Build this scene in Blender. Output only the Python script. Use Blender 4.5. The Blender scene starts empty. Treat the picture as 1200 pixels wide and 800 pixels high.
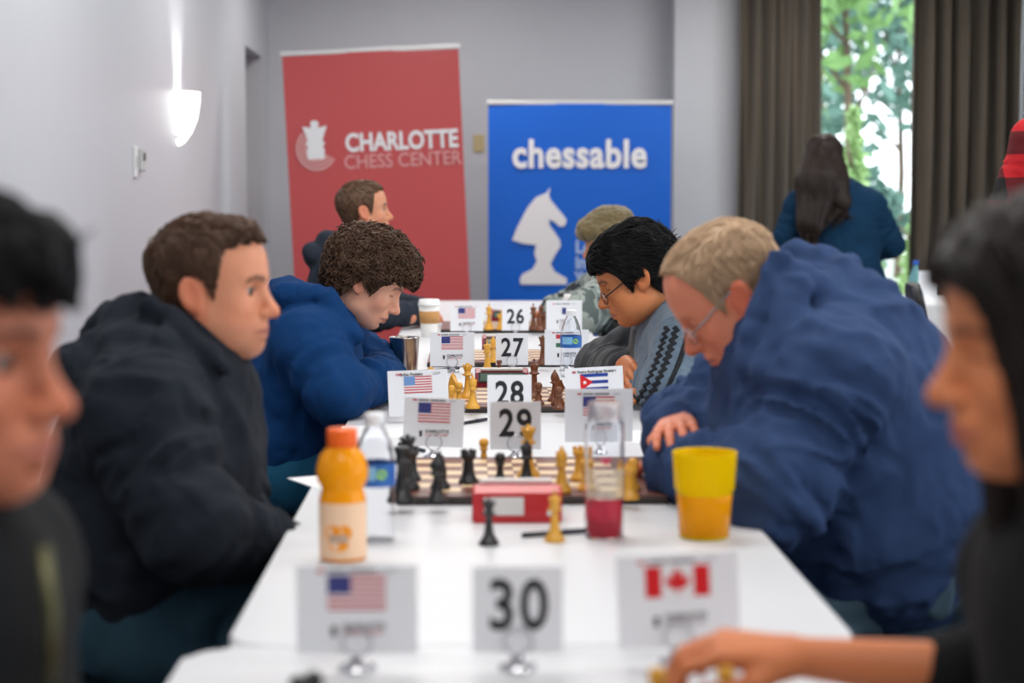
import bpy, bmesh, math, random
import numpy as np
from mathutils import Vector, Matrix
random.seed(7); np.random.seed(7)
S = bpy.context.scene
C = S.collection

# ------------------------------------------------------------------ camera, world, light, exposure
FPX = 2100.0; CAMZ = 1.27
PITCH = math.atan(168 / FPX); YAW = math.atan(49 / FPX / math.cos(PITCH))
cd = bpy.data.cameras.new('camera'); cam = bpy.data.objects.new('camera', cd); C.objects.link(cam)
cam.location = (0, 0, CAMZ); cam.rotation_euler = (math.pi / 2 - PITCH, 0, -YAW)
cd.sensor_width = 36; cd.lens = FPX / 1200 * 36; cd.clip_start = .05; cd.clip_end = 200
cd.dof.use_dof = True; cd.dof.focus_distance = 4.9; cd.dof.aperture_fstop = 2.9
S.camera = cam
S.view_settings.view_transform = 'Standard'; S.view_settings.look = 'None'
S.view_settings.exposure = 0.14; S.view_settings.gamma = 1.0; S.view_settings.use_curve_mapping = False
W = bpy.data.worlds.new('world'); S.world = W; W.use_nodes = True
bg = W.node_tree.nodes['Background']; bg.inputs[0].default_value = (.86, .93, 1.0, 1); bg.inputs[1].default_value = 3.2
def lamp(name, loc, size, power, col, rot=(0, 0, 0), sy=None):
    l = bpy.data.lights.new(name, 'AREA'); l.energy = power; l.color = col; l.size = size
    if sy: l.shape = 'RECTANGLE'; l.size_y = sy
    o = bpy.data.objects.new(name, l); o.location = loc; o.rotation_euler = rot; C.objects.link(o); return o
CEIL = 3.1
LAMPS = [(-.2, .6), (-.2, 3.4), (-.2, 6.2), (-.2, 9.0), (-.2, 11.6), (2.3, .6), (2.3, 3.4), (2.3, 6.2), (2.3, 9.0), (2.3, 11.6)]
for i, (x, y) in enumerate(LAMPS):
    lamp('ceiling_lamp_%d_offscreen' % (i + 1), (x, y, CEIL - .07), 1.1, 28, (1, .97, .93), sy=.55)   # one per ceiling panel, above the frame

_M = np.array(cam.rotation_euler.to_matrix())
def ray(x, y): return _M @ np.array([(x - 600) / FPX, -(y - 400) / FPX, -1.0])
def at(x, y, Y): r = ray(x, y); return r * (Y / r[1]) + np.array([0, 0, CAMZ])
TZ = .737
def tp(x, y, z=TZ): r = ray(x, y); return r * ((z - CAMZ) / r[2]) + np.array([0, 0, CAMZ])

# ------------------------------------------------------------------ materials
MATS = {}
def mat(name, col, rough=.5, metal=0., bump=None, trans=0., ior=1.45, emit=None, sss=0., spec=.5, sheen=0., attr=None, alpha=1., coat=0., var=0., crease=None):
    if name in MATS: return MATS[name]
    m = bpy.data.materials.new(name); m.use_nodes = True; nt = m.node_tree; b = nt.nodes['Principled BSDF']
    c4 = (*col, 1)
    b.inputs['Base Color'].default_value = c4; b.inputs['Roughness'].default_value = rough
    b.inputs['Metallic'].default_value = metal; b.inputs['IOR'].default_value = ior
    b.inputs['Transmission Weight'].default_value = trans; b.inputs['Specular IOR Level'].default_value = spec
    b.inputs['Alpha'].default_value = alpha; b.inputs['Coat Weight'].default_value = coat
    if sheen: b.inputs['Sheen Weight'].default_value = sheen; b.inputs['Sheen Roughness'].default_value = .5
    if sss:
        b.inputs['Subsurface Weight'].default_value = sss; b.inputs['Subsurface Radius'].default_value = (1, .35, .2)
        b.inputs['Subsurface Scale'].default_value = .006
    if emit: b.inputs['Emission Color'].default_value = (*emit[0], 1); b.inputs['Emission Strength'].default_value = emit[1]
    tc = nt.nodes.new('ShaderNodeTexCoord')
    src = None
    if attr:
        a = nt.nodes.new('ShaderNodeAttribute'); a.attribute_name = attr; src = a.outputs['Color']
    if var:
        n = nt.nodes.new('ShaderNodeTexNoise'); n.inputs['Scale'].default_value = 9; n.inputs['Detail'].default_value = 6
        nt.links.new(tc.outputs['Object'], n.inputs['Vector'])
        mr = nt.nodes.new('ShaderNodeMapRange'); mr.inputs[3].default_value = 1 - var; mr.inputs[4].default_value = 1 + var
        nt.links.new(n.outputs['Fac'], mr.inputs[0])
        mx = nt.nodes.new('ShaderNodeVectorMath'); mx.operation = 'SCALE'
        if src: nt.links.new(src, mx.inputs[0])
        else: mx.inputs[0].default_value = col
        nt.links.new(mr.outputs[0], mx.inputs['Scale']); src = mx.outputs[0]
    if src: nt.links.new(src, b.inputs['Base Color'])
    if bump:
        n = nt.nodes.new('ShaderNodeTexNoise'); n.inputs['Scale'].default_value = bump[0]; n.inputs['Detail'].default_value = 4
        v = tc.outputs['Object']
        if len(bump) > 2:
            mp = nt.nodes.new('ShaderNodeMapping'); mp.inputs['Scale'].default_value = bump[2]; nt.links.new(v, mp.inputs[0]); v = mp.outputs[0]
        nt.links.new(v, n.inputs['Vector'])
        bp = nt.nodes.new('ShaderNodeBump'); bp.inputs['Strength'].default_value = bump[1]; bp.inputs['Distance'].default_value = .004
        nt.links.new(n.outputs['Fac'], bp.inputs['Height']); nt.links.new(bp.outputs[0], b.inputs['Normal'])
    if crease:
        n2 = nt.nodes.new('ShaderNodeTexNoise'); n2.inputs['Scale'].default_value = crease[0]; n2.inputs['Detail'].default_value = 3; n2.inputs['Distortion'].default_value = 1.6; n2.noise_type = 'RIDGED_MULTIFRACTAL'
        mp = nt.nodes.new('ShaderNodeMapping'); mp.inputs['Scale'].default_value = (1, 1, .6); mp.inputs['Rotation'].default_value = (.3, .4, .2); nt.links.new(tc.outputs['Object'], mp.inputs[0]); nt.links.new(mp.outputs[0], n2.inputs['Vector'])
        b2 = nt.nodes.new('ShaderNodeBump'); b2.inputs['Strength'].default_value = crease[1]; b2.inputs['Distance'].default_value = .012; nt.links.new(n2.outputs['Fac'], b2.inputs['Height'])
        if bump: nt.links.new(b2.outputs[0], bp.inputs['Normal'])
        else: nt.links.new(b2.outputs[0], b.inputs['Normal'])
    MATS[name] = m; return m
def nodes_of(m): return m.node_tree, m.node_tree.nodes['Principled BSDF']
def srgb(r, g, b):
    f = lambda c: (c / 255 / 12.92) if c / 255 <= .04045 else ((c / 255 + .055) / 1.055) ** 2.4
    return (f(r), f(g), f(b))

# ------------------------------------------------------------------ object helpers
def tag(o, label=None, cat=None, group=None, kind=None):
    if label: o['label'] = label
    if cat: o['category'] = cat
    if group: o['group'] = group
    if kind: o['kind'] = kind
    return o
def empty(name, loc=(0, 0, 0), rz=0):
    o = bpy.data.objects.new(name, None); o.empty_display_size = .05; o.location = loc; o.rotation_euler = (0, 0, rz); C.objects.link(o); return o
def link(name, me, m=None, parent=None, loc=(0, 0, 0), rot=(0, 0, 0)):
    o = bpy.data.objects.new(name, me); C.objects.link(o); o.location = loc; o.rotation_euler = rot
    if m is not None:
        if len(me.materials): me.materials.clear()
        for k in (m if isinstance(m, (list, tuple)) else [m]): me.materials.append(k)
    if parent: o.parent = parent
    return o
def npmesh(name, V, F, col=None, smooth=True):
    V = np.asarray(V, np.float32); F = np.asarray(F, np.int32); me = bpy.data.meshes.new(name); k = F.shape[1]
    me.vertices.add(len(V)); me.vertices.foreach_set('co', V.ravel())
    me.loops.add(F.size); me.loops.foreach_set('vertex_index', F.ravel())
    me.polygons.add(len(F)); me.polygons.foreach_set('loop_start', np.arange(0, F.size, k, dtype=np.int32)); me.polygons.foreach_set('loop_total', np.full(len(F), k, np.int32))
    me.update(calc_edges=True); me.validate()
    if smooth: me.polygons.foreach_set('use_smooth', np.ones(len(me.polygons), bool))
    if col is not None:
        ca = me.color_attributes.new('Col', 'FLOAT_COLOR', 'POINT')
        c4 = np.ones((len(V), 4), np.float32); c4[:, :3] = col; ca.data.foreach_set('color', c4.ravel())
    return me
class B:
    """collects boxes, lathes and tubes into ONE mesh"""
    def __init__(s): s.bm = bmesh.new()
    def box(s, c, d, rz=0, bev=0, R=None, mi=0):
        mtx = Matrix.Translation(c) @ (R.to_4x4() if R else Matrix.Rotation(rz, 4, 'Z')) @ Matrix.Diagonal((*d, 1))
        r = bmesh.ops.create_cube(s.bm, size=1, matrix=mtx)
        fs = {f for v in r['verts'] for f in v.link_faces}
        for f in fs: f.material_index = mi
        if bev:
            es = {e for v in r['verts'] for e in v.link_edges}
            bmesh.ops.bevel(s.bm, geom=list(es), offset=bev, segments=2, affect='EDGES', profile=.5)
        return s
    def lathe(s, prof, n=20, loc=(0, 0, 0), M=None, mi=0, smooth=True):
        vs = []
        for r, z in prof:
            row = []
            for i in range(n):
                a = 2 * math.pi * i / n; p = Vector((r * math.cos(a), r * math.sin(a), z))
                if M: p = M @ p
                row.append(s.bm.verts.new(p + Vector(loc)))
            vs.append(row)
        for a, b in zip(vs, vs[1:]):
            for i in range(n):
                f = s.bm.faces.new((a[i], a[(i + 1) % n], b[(i + 1) % n], b[i])); f.smooth = smooth; f.material_index = mi
        for row, rev in ((vs[0], True), (vs[-1], False)):
            if (Vector(row[0].co) - Vector(row[n // 2].co)).length > 1e-5:
                f = s.bm.faces.new(row[::-1] if rev else row); f.material_index = mi
        return s
    def tube(s, pts, r, n=8, mi=0, closed=False):
        pts = [Vector(p) for p in pts]; rows = []; N = len(pts)
        rr = r if hasattr(r, '__len__') else [r] * N
        up = None
        for i, p in enumerate(pts):
            t = (pts[(i + 1) % N] - pts[i - 1]) if closed else (pts[min(i + 1, N - 1)] - pts[max(i - 1, 0)])
            t.normalize()
            if up is None: up = t.orthogonal().normalized()
            u = (up - t * up.dot(t)); u = u.normalized() if u.length > 1e-6 else t.orthogonal().normalized(); up = u; v = t.cross(u)
            rows.append([s.bm.verts.new(p + (u * math.cos(2 * math.pi * k / n) + v * math.sin(2 * math.pi * k / n)) * rr[i]) for k in range(n)])
        seq = list(zip(rows, rows[1:])) + ([(rows[-1], rows[0])] if closed else [])
        for a, b in seq:
            for k in range(n):
                f = s.bm.faces.new((a[k], a[(k + 1) % n], b[(k + 1) % n], b[k])); f.smooth = True; f.material_index = mi
        if not closed:
            s.bm.faces.new(rows[0][::-1]).material_index = mi; s.bm.faces.new(rows[-1]).material_index = mi
        return s
    def prism(s, pts2, M, depth, mi=0, bev=0):
        """outline in local x,z extruded along local y"""
        a = [s.bm.verts.new(M @ Vector((x, -depth / 2, z))) for x, z in pts2]
        b = [s.bm.verts.new(M @ Vector((x, depth / 2, z))) for x, z in pts2]
        n = len(a); fs = [s.bm.faces.new(a), s.bm.faces.new(b[::-1])]
        for i in range(n): fs.append(s.bm.faces.new((a[i], b[i], b[(i + 1) % n], a[(i + 1) % n])))
        for f in fs: f.material_index = mi
        if bev: bmesh.ops.bevel(s.bm, geom=list(fs[0].edges) + list(fs[1].edges), offset=bev, segments=1, affect='EDGES')
        return s
    def mesh(s, name):
        bmesh.ops.recalc_face_normals(s.bm, faces=s.bm.faces[:]); me = bpy.data.meshes.new(name); s.bm.to_mesh(me); s.bm.free(); return me
    def obj(s, name, m, parent=None, loc=(0, 0, 0), rot=(0, 0, 0)): return link(name, s.mesh(name), m, parent, loc, rot)
def text(name, body, size, m, parent, loc, rot=(math.pi / 2, 0, 0), bold=0., xs=1., align='CENTER', ext=.0004, space=1.):
    cu = bpy.data.curves.new(name, 'FONT'); cu.body = body; cu.size = size; cu.align_x = align; cu.offset = bold; cu.extrude = ext; cu.space_character = space; cu.resolution_u = 4
    t = bpy.data.objects.new('tmp_text', cu); C.objects.link(t)
    dg = bpy.context.evaluated_depsgraph_get(); me = bpy.data.meshes.new_from_object(t.evaluated_get(dg)); me.name = name
    bpy.data.objects.remove(t); bpy.data.curves.remove(cu)
    o = link(name, me, m, parent, loc, rot); o.scale = (xs, 1, 1); return o
def copy_tree(o, parent=None):
    c = o.copy(); C.objects.link(c); c.parent = parent
    for ch in list(o.children): copy_tree(ch, c)
    return c

# ------------------------------------------------------------------ implicit surfaces (bodies, hair, cloth)
def _hash(ix, iy, iz, sd):
    h = (ix.astype(np.int64) * 374761393 + iy.astype(np.int64) * 668265263 + iz.astype(np.int64) * 2147483647 + sd * 974634777) & 0xffffffff
    h = ((h ^ (h >> 13)) * 1274126177) & 0xffffffff; return ((h ^ (h >> 16)) & 0xffff).astype(np.float32) / 32767.5 - 1
def vnoise(p, sd=0):
    i = np.floor(p).astype(np.int64); f = (p - i).astype(np.float32); f = f * f * (3 - 2 * f); r = 0
    for dx in (0, 1):
        wx = f[:, 0] if dx else 1 - f[:, 0]
        for dy in (0, 1):
            wy = f[:, 1] if dy else 1 - f[:, 1]
            for dz in (0, 1):
                wz = f[:, 2] if dz else 1 - f[:, 2]
                r = r + wx * wy * wz * _hash(i[:, 0] + dx, i[:, 1] + dy, i[:, 2] + dz, sd)
    return r
V3 = lambda *a: np.array(a, float)
def nrm(v): v = np.asarray(v, float); return v / (np.linalg.norm(v) + 1e-12)
class SDF:
    def __init__(s, lo, hi, h):
        s.lo = np.asarray(lo, float); s.h = h; s.n = np.maximum(np.ceil((np.asarray(hi) - s.lo) / h).astype(int) + 1, 4)
        s.ax = [s.lo[i] + h * np.arange(s.n[i]) for i in range(3)]; s.D = np.full(s.n, .5, np.float32)
    def _sl(s, lo, hi):
        a = np.clip(np.floor((lo - s.lo) / s.h).astype(int), 0, s.n); b = np.clip(np.ceil((hi - s.lo) / s.h).astype(int) + 1, 0, s.n)
        return tuple(slice(a[i], b[i]) for i in range(3))
    def _pts(s, sl): return (s.ax[0][sl[0]][:, None, None], s.ax[1][sl[1]][None, :, None], s.ax[2][sl[2]][None, None, :])
    def _put(s, sl, d, k, op):
        A = s.D[sl]
        if op == 'u':
            h = np.clip(.5 + .5 * (A - d) / k, 0, 1); s.D[sl] = A * (1 - h) + d * h - k * h * (1 - h)
        elif op == 's':
            d = -d; h = np.clip(.5 + .5 * (d - A) / k, 0, 1); s.D[sl] = A * (1 - h) + d * h + k * h * (1 - h)
    def cone(s, a, b, ra, rb, k=.02, sq=None, wr=None, op='u', sd=0):
        a = np.asarray(a, float); b = np.asarray(b, float); m = k + 2 * s.h
        lo = np.minimum(a - ra, b - rb) - m; hi = np.maximum(a + ra, b + rb) + m; sl = s._sl(lo, hi)
        if any(q.stop <= q.start for q in sl): return
        X, Y, Z = s._pts(sl); ba = b - a; L2 = max(ba @ ba, 1e-9)
        px, py, pz = X - a[0], Y - a[1], Z - a[2]
        t = np.clip((px * ba[0] + py * ba[1] + pz * ba[2]) / L2, 0, 1)
        dx, dy, dz = px - t * ba[0], py - t * ba[1], pz - t * ba[2]
        d2 = dx * dx + dy * dy + dz * dz
        if sq is not None:
            n, q = sq; dn = dx * n[0] + dy * n[1] + dz * n[2]; d2 = d2 + (1 / q ** 2 - 1) * dn * dn
        d = np.sqrt(d2) - (ra + (rb - ra) * t)
        if sq is not None: d = d * (.5 + .5 * sq[1])
        if wr is not None:
            amp, fr, st = wr; msk = np.abs(d) < .035; ii = np.nonzero(msk); L = math.sqrt(L2); u = ba / L
            P = np.stack([s.ax[0][sl[0]][ii[0]], s.ax[1][sl[1]][ii[1]], s.ax[2][sl[2]][ii[2]]], 1) - a
            al = P @ u; Q = P - np.outer(al, u) * (1 - 1 / st)
            Q = (P - np.outer(al, u)) * fr * st + np.outer(al, u) * fr
            w = vnoise(Q + 1.7 * vnoise(Q * .6, sd + 5)[:, None], sd); w = 1 - 2 * np.abs(w)
            w = w + .4 * vnoise(Q * 2.1, sd + 9)
            d[ii] -= amp * w
        s._put(sl, d.astype(np.float32), k, op)
    def ell(s, c, r, R=None, k=.02, op='u'):
        c = np.asarray(c, float); r = np.asarray(r, float); m = max(r) + k + 2 * s.h; sl = s._sl(c - m, c + m)
        if any(q.stop <= q.start for q in sl): return
        X, Y, Z = s._pts(sl); px, py, pz = X - c[0], Y - c[1], Z - c[2]
        if R is not None:
            R = np.asarray(R); px, py, pz = [px * R[0, i] + py * R[1, i] + pz * R[2, i] for i in range(3)]
        k0 = np.sqrt((px / r[0]) ** 2 + (py / r[1]) ** 2 + (pz / r[2]) ** 2); k1 = np.sqrt((px / r[0] ** 2) ** 2 + (py / r[1] ** 2) ** 2 + (pz / r[2] ** 2) ** 2) + 1e-9
        d = k0 * (k0 - 1) / k1
        s._put(sl, d.astype(np.float32), k, op)
    def noise(s, amp, fr, sd=0, band=.03, stretch=None, ridge=False):
        ii = np.nonzero(np.abs(s.D) < band)
        P = np.stack([s.ax[j][ii[j]] for j in range(3)], 1) * fr
        if stretch is not None: P = P * np.asarray(stretch)
        w = vnoise(P + 1.2 * vnoise(P * .7, sd + 3)[:, None], sd)
        if ridge: w = 1 - 2 * np.abs(w)
        s.D[ii] -= (amp * w).astype(np.float32)
    def grid(s): return np.meshgrid(*s.ax, indexing='ij', sparse=True)
    def sample(s, P):
        q = np.clip((P - s.lo) / s.h, 0, np.array(s.n) - 1.001); i = q.astype(int); f = q - i; r = 0
        for dx in (0, 1):
            for dy in (0, 1):
                for dz in (0, 1):
                    w = (f[:, 0] if dx else 1 - f[:, 0]) * (f[:, 1] if dy else 1 - f[:, 1]) * (f[:, 2] if dz else 1 - f[:, 2])
                    r = r + w * s.D[i[:, 0] + dx, i[:, 1] + dy, i[:, 2] + dz]
        return r
    def grad(s, P):
        e = s.h; g = np.stack([s.sample(P + e * np.eye(3)[i]) - s.sample(P - e * np.eye(3)[i]) for i in range(3)], 1)
        return g / (np.linalg.norm(g, axis=1, keepdims=True) + 1e-9)
    def mesh(s):
        D = s.D.copy(); D[0] = D[-1] = .1; D[:, 0] = D[:, -1] = .1; D[:, :, 0] = D[:, :, -1] = .1
        ins = D < 0; n = s.n
        cnt = np.zeros(n - 1, np.int8)
        for dx in (0, 1):
            for dy in (0, 1):
                for dz in (0, 1): cnt += ins[dx:n[0] - 1 + dx, dy:n[1] - 1 + dy, dz:n[2] - 1 + dz]
        act = (cnt > 0) & (cnt < 8); idx = np.full(n - 1, -1, np.int64); ci = np.nonzero(act); N = len(ci[0]); idx[ci] = np.arange(N)
        cor = {}
        for dx in (0, 1):
            for dy in (0, 1):
                for dz in (0, 1): cor[dx, dy, dz] = D[ci[0] + dx, ci[1] + dy, ci[2] + dz]
        acc = np.zeros((N, 3)); num = np.zeros(N)
        for a in cor:
            for ax in range(3):
                if a[ax]: continue
                b = list(a); b[ax] = 1; b = tuple(b); va, vb = cor[a], cor[b]; cr = (va < 0) != (vb < 0)
                t = np.where(cr, va / np.where(cr, va - vb, 1), 0)
                p = np.tile(np.array(a, float), (N, 1)); p[:, ax] += t; acc += p * cr[:, None]; num += cr
        V = s.lo + s.h * (np.stack(ci, 1) + acc / num[:, None])
        F = []
        for ax in range(3):
            o1, o2 = [(1, 2), (2, 0), (0, 1)][ax]
            sl0 = [slice(None)] * 3; sl1 = [slice(None)] * 3; sl0[ax] = slice(0, n[ax] - 1); sl1[ax] = slice(1, n[ax])
            A, Bb = ins[tuple(sl0)], ins[tuple(sl1)]; e = np.nonzero(A != Bb); e = np.stack(e, 1)
            e = e[(e[:, o1] > 0) & (e[:, o2] > 0) & (e[:, o1] < n[o1] - 1) & (e[:, o2] < n[o2] - 1)]
            if not len(e): continue
            flip = A[e[:, 0], e[:, 1], e[:, 2]]
            def cell(d1, d2):
                c = e.copy(); c[:, o1] -= d1; c[:, o2] -= d2; return idx[c[:, 0], c[:, 1], c[:, 2]]
            q = np.stack([cell(1, 1), cell(0, 1), cell(0, 0), cell(1, 0)], 1)
            q[~flip] = q[~flip][:, ::-1]; F.append(q)
        return V, np.concatenate(F)

# ------------------------------------------------------------------ the room
LW = -1.49; BY = 13.4; RY = 13.05; RW = 5.0
m_wall = mat('wall_paint', srgb(198, 200, 206), .42, bump=(220, .06), var=.02)
m_wallb = m_wall
m_floor = mat('carpet', srgb(72, 68, 68), .95, bump=(160, .6), var=.25)
m_ceil = mat('ceiling_paint', srgb(225, 225, 222), .9, bump=(90, .1))
m_white = mat('white_trim', srgb(225, 225, 225), .4)
def struct(o): o['kind'] = 'structure'; return o
struct(B().box((1.755, 4.7, -.05), (6.7, 17.6, .1)).obj('floor', m_floor))
struct(B().box((1.755, 4.7, CEIL + .05), (6.7, 17.6, .1)).obj('ceiling', m_ceil))
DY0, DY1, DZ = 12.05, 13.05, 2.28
w = B(); w.box((LW - .1, (DY0 - 4) / 2, CEIL / 2), (.2, DY0 + 4, CEIL)); w.box((LW - .1, (DY0 + DY1) / 2, (DZ + CEIL) / 2), (.2, DY1 - DY0, CEIL - DZ))
w.box((LW - .1, (DY1 + BY) / 2, CEIL / 2), (.2, BY - DY1, CEIL)); struct(w.obj('wall_left', m_wall))
d = struct(B().box((LW - .15, (DY0 + DY1) / 2, DZ / 2), (.05, DY1 - DY0, DZ)).obj('recess_panel_1', mat('panel_grey', srgb(112, 109, 116), .5)))  # darker grey panel set back in the left wall opening
B().tube([(LW - .1, DY0 + .1, 1.0), (LW - .07, DY0 + .1, 1.0), (LW - .07, DY0 + .22, 1.0)], .011).obj('panel_handle', mat('steel', srgb(190, 190, 190), .25, 1), d)
CX = at(790, 150, RY)[0]
WX0, WX1, WZ0, WZ1 = 2.2, 4.02, .25, 2.85
struct(B().box(((LW + CX) / 2, BY + .1, CEIL / 2), (CX - LW, .2, CEIL)).obj('wall_back', m_wallb))
w = B(); w.box(((CX + WX0) / 2, RY + .175, CEIL / 2), (WX0 - CX, .35, CEIL)); w.box(((WX1 + RW) / 2, RY + .175, CEIL / 2), (RW - WX1, .35, CEIL))
w.box(((WX0 + WX1) / 2, RY + .175, WZ0 / 2), (WX1 - WX0, .35, WZ0)); w.box(((WX0 + WX1) / 2, RY + .175, (WZ1 + CEIL) / 2), (WX1 - WX0, .35, CEIL - WZ1))
struct(w.obj('wall_window', m_wall))
w = B()
for y0, y1 in ((-4, -2.2), (.6, 1.6), (4.4, 5.6), (8.4, RY + .35)): w.box((RW + .1, (y0 + y1) / 2, CEIL / 2), (.2, y1 - y0, CEIL))
for y0, y1 in ((-2.2, .6), (1.6, 4.4), (5.6, 8.4)):
    w.box((RW + .1, (y0 + y1) / 2, .25), (.2, y1 - y0, .5)); w.box((RW + .1, (y0 + y1) / 2, 2.9), (.2, y1 - y0, .4))
struct(w.obj('wall_right', m_wall))
struct(B().box((1.755, -4.1, CEIL / 2), (6.9, .2, CEIL)).obj('wall_front', m_wall))
bb = struct(B().box((LW + .008, 4, .05), (.016, 16, .1)).obj('baseboard_left', mat('dark_trim', srgb(70, 66, 66), .5)))
bb = struct(B().box(((LW + CX) / 2, BY - .008, .05), (CX - LW, .016, .1)).obj('baseboard_back', MATS['dark_trim']))
# window with two panes
m_glass = mat('clear_glass', (1, 1, 1), .0, trans=1., ior=1.02, spec=.1)
w = B()
for x in (WX0 + .03, 3.62, WX1 - .03): w.box((x, RY + .2, (WZ0 + WZ1) / 2), (.06, .08, WZ1 - WZ0))
for z in (WZ0 + .03, WZ1 - .03): w.box(((WX0 + WX1) / 2, RY + .2, z), (WX1 - WX0, .08, .06))
win = struct(w.obj('window_1', m_white))
for x0, x1 in ((WX0 + .06, 3.59), (3.65, WX1 - .06)): B().box(((x0 + x1) / 2, RY + .2, (WZ0 + WZ1) / 2), (x1 - x0, .008, WZ1 - WZ0 - .12)).obj('pane', m_glass, win)
struct(B().box(((WX0 + WX1) / 2, RY + .06, WZ0 + .012), (WX1 - WX0, .2, .025)).obj('trim_1', m_white))
# ceiling lamps
for i, (x, y) in enumerate(LAMPS):
    t = empty('ceiling_light', (x, y, CEIL))
    tag(t, 'flat white ceiling panel light above the row of tables' if x < 1 else 'flat white ceiling panel light over the aisle by the windows', 'light', 'ceiling panels over the tables' if x < 1 else 'ceiling panels over the aisle')
    f = B()
    for sx in (-1, 1): f.box((sx * .6, 0, -.03), (.04, .64, .06)); f.box((0, sx * .31, -.03), (1.24, .04, .06))
    f.obj('frame', m_white, t); B().box((0, 0, -.03), (1.16, .58, .02)).obj('diffuser', mat('lamp_diffuser', (.9, .9, .9), .5), t)
# wall sconce
p = at(213, 140, 9.3); sc = empty('wall_sconce', (LW, 9.25, p[2])); tag(sc, 'glowing white half-bowl wall sconce on the grey side wall', 'lamp')
m_sc = mat('sconce_glass', (.95, .95, .95), .4, emit=((1, .98, .95), 2.6))
b = B(); prof = [(.004, -.135), (.03, -.12), (.065, -.07), (.092, 0), (.105, .08), (.108, .135), (.100, .135), (.09, .05), (.06, -.06), (.004, -.125)]
rows = []
for r, z in prof: rows.append([b.bm.verts.new((r * math.cos(a) * 1.05, r * math.sin(a) * 1.25, z)) for a in np.linspace(-math.pi / 2, math.pi / 2, 17)])
for A_, B_ in zip(rows, rows[1:]):
    for i in range(16): f = b.bm.faces.new((A_[i], A_[i + 1], B_[i + 1], B_[i])); f.smooth = True
b.obj('shade', m_sc, sc); B().box((.008, 0, -.02), (.016, .14, .16), bev=.004).obj('back_plate', m_white, sc)
pl = bpy.data.lights.new('sconce_bulb_light', 'SPOT'); pl.energy = 30; pl.spot_size = math.radians(70); pl.spot_blend = .8; pl.shadow_soft_size = .03; pl.color = (1, .97, .93)
po = bpy.data.objects.new('sconce_bulb_light', pl); po.location = (LW + .055, 9.25, p[2] + .06); po.rotation_euler = (math.pi, 0, 0); C.objects.link(po)
# wall controls
p = at(165, 190, 8.1); th = empty('wall_thermostat', (LW, 8.1, p[2])); tag(th, 'white thermostat and switch plate on the side wall below the sconce', 'thermostat')
B().box((.006, -.07, 0), (.012, .07, .14), bev=.003).obj('switch_plate', m_white, th); B().box((.014, .03, .01), (.028, .1, .10), bev=.006).obj('thermostat_body', mat('grey_plastic', srgb(196, 196, 196), .4), th)
B().box((.029, .03, .025), (.002, .06, .035)).obj('display', mat('lcd_grey', srgb(90, 98, 95), .3), th); B().box((.014, -.07, 0), (.008, .02, .05)).obj('rocker', MATS['grey_plastic'], th)
p = at(561, 168, BY); t = B().box((p[0], BY - .006, p[2]), (.08, .012, .13), bev=.004).obj('wall_plate', mat('tan_plate', srgb(196, 178, 132), .5)); tag(t, 'small tan wall plate on the grey wall between the banners', 'wall plate')
# curtains
m_cur = mat('curtain_fabric', srgb(100, 91, 80), .85, bump=(300, .25, (1, 1, .2)), sheen=.2)
def curtain(x0, x1, label, waves, seed):
    rnd = np.random.RandomState(seed); nx = 160; xs = np.linspace(0, 1, nx); zs = np.linspace(.06, 3.0, 24); V = []
    ph = np.cumsum(rnd.uniform(.7, 1.3, nx)); ph = ph / ph[-1] * waves * 2 * math.pi
    for side in (0, .012):
        for z in zs:
            g = .75 + .25 * (3 - z) / 3; off = .095 * (np.abs(np.sin(ph / 2 + .25 * np.sin(z * 1.3 + seed))) ** .8 * 2 - 1) * g + .016 * np.sin(ph * 2.3 + z)
            V.append(np.stack([x0 + (x1 - x0) * xs + .012 * np.sin(ph + 1), RY - .17 + off + side, np.full(nx, z)], 1))
    V = np.concatenate(V); F = []; n1 = nx * 24
    I = np.arange(n1).reshape(24, nx)
    q = np.stack([I[:-1, :-1].ravel(), I[:-1, 1:].ravel(), I[1:, 1:].ravel(), I[1:, :-1].ravel()], 1)
    e = lambda a, b: np.stack([a, b, b + n1, a + n1], 1)
    F = np.concatenate([q, q[:, ::-1] + n1, e(I[:-1, 0], I[1:, 0]), e(I[1:, -1], I[:-1, -1]), e(I[0, 1:], I[0, :-1]), e(I[-1, :-1], I[-1, 1:])])
    tag(link('curtain', npmesh('curtain', V, F), m_cur), label, 'curtain', 'taupe window curtains')
ex = lambda px: at(px, 150, RY - .16)[0]
curtain(ex(862), ex(958), 'taupe pleated floor-length curtain next to the blue banner side of the window', 5, 1)
curtain(ex(1064), ex(1192), 'taupe pleated floor-length curtain on the far side of the bright window', 6, 2)
t = B().tube([(1.75, RY - .17, 3.013), (4.3, RY - .17, 3.013)], .016).obj('curtain_rod', MATS['steel']); tag(t, 'steel rod carrying the taupe curtains above the window', 'curtain rod')
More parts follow.
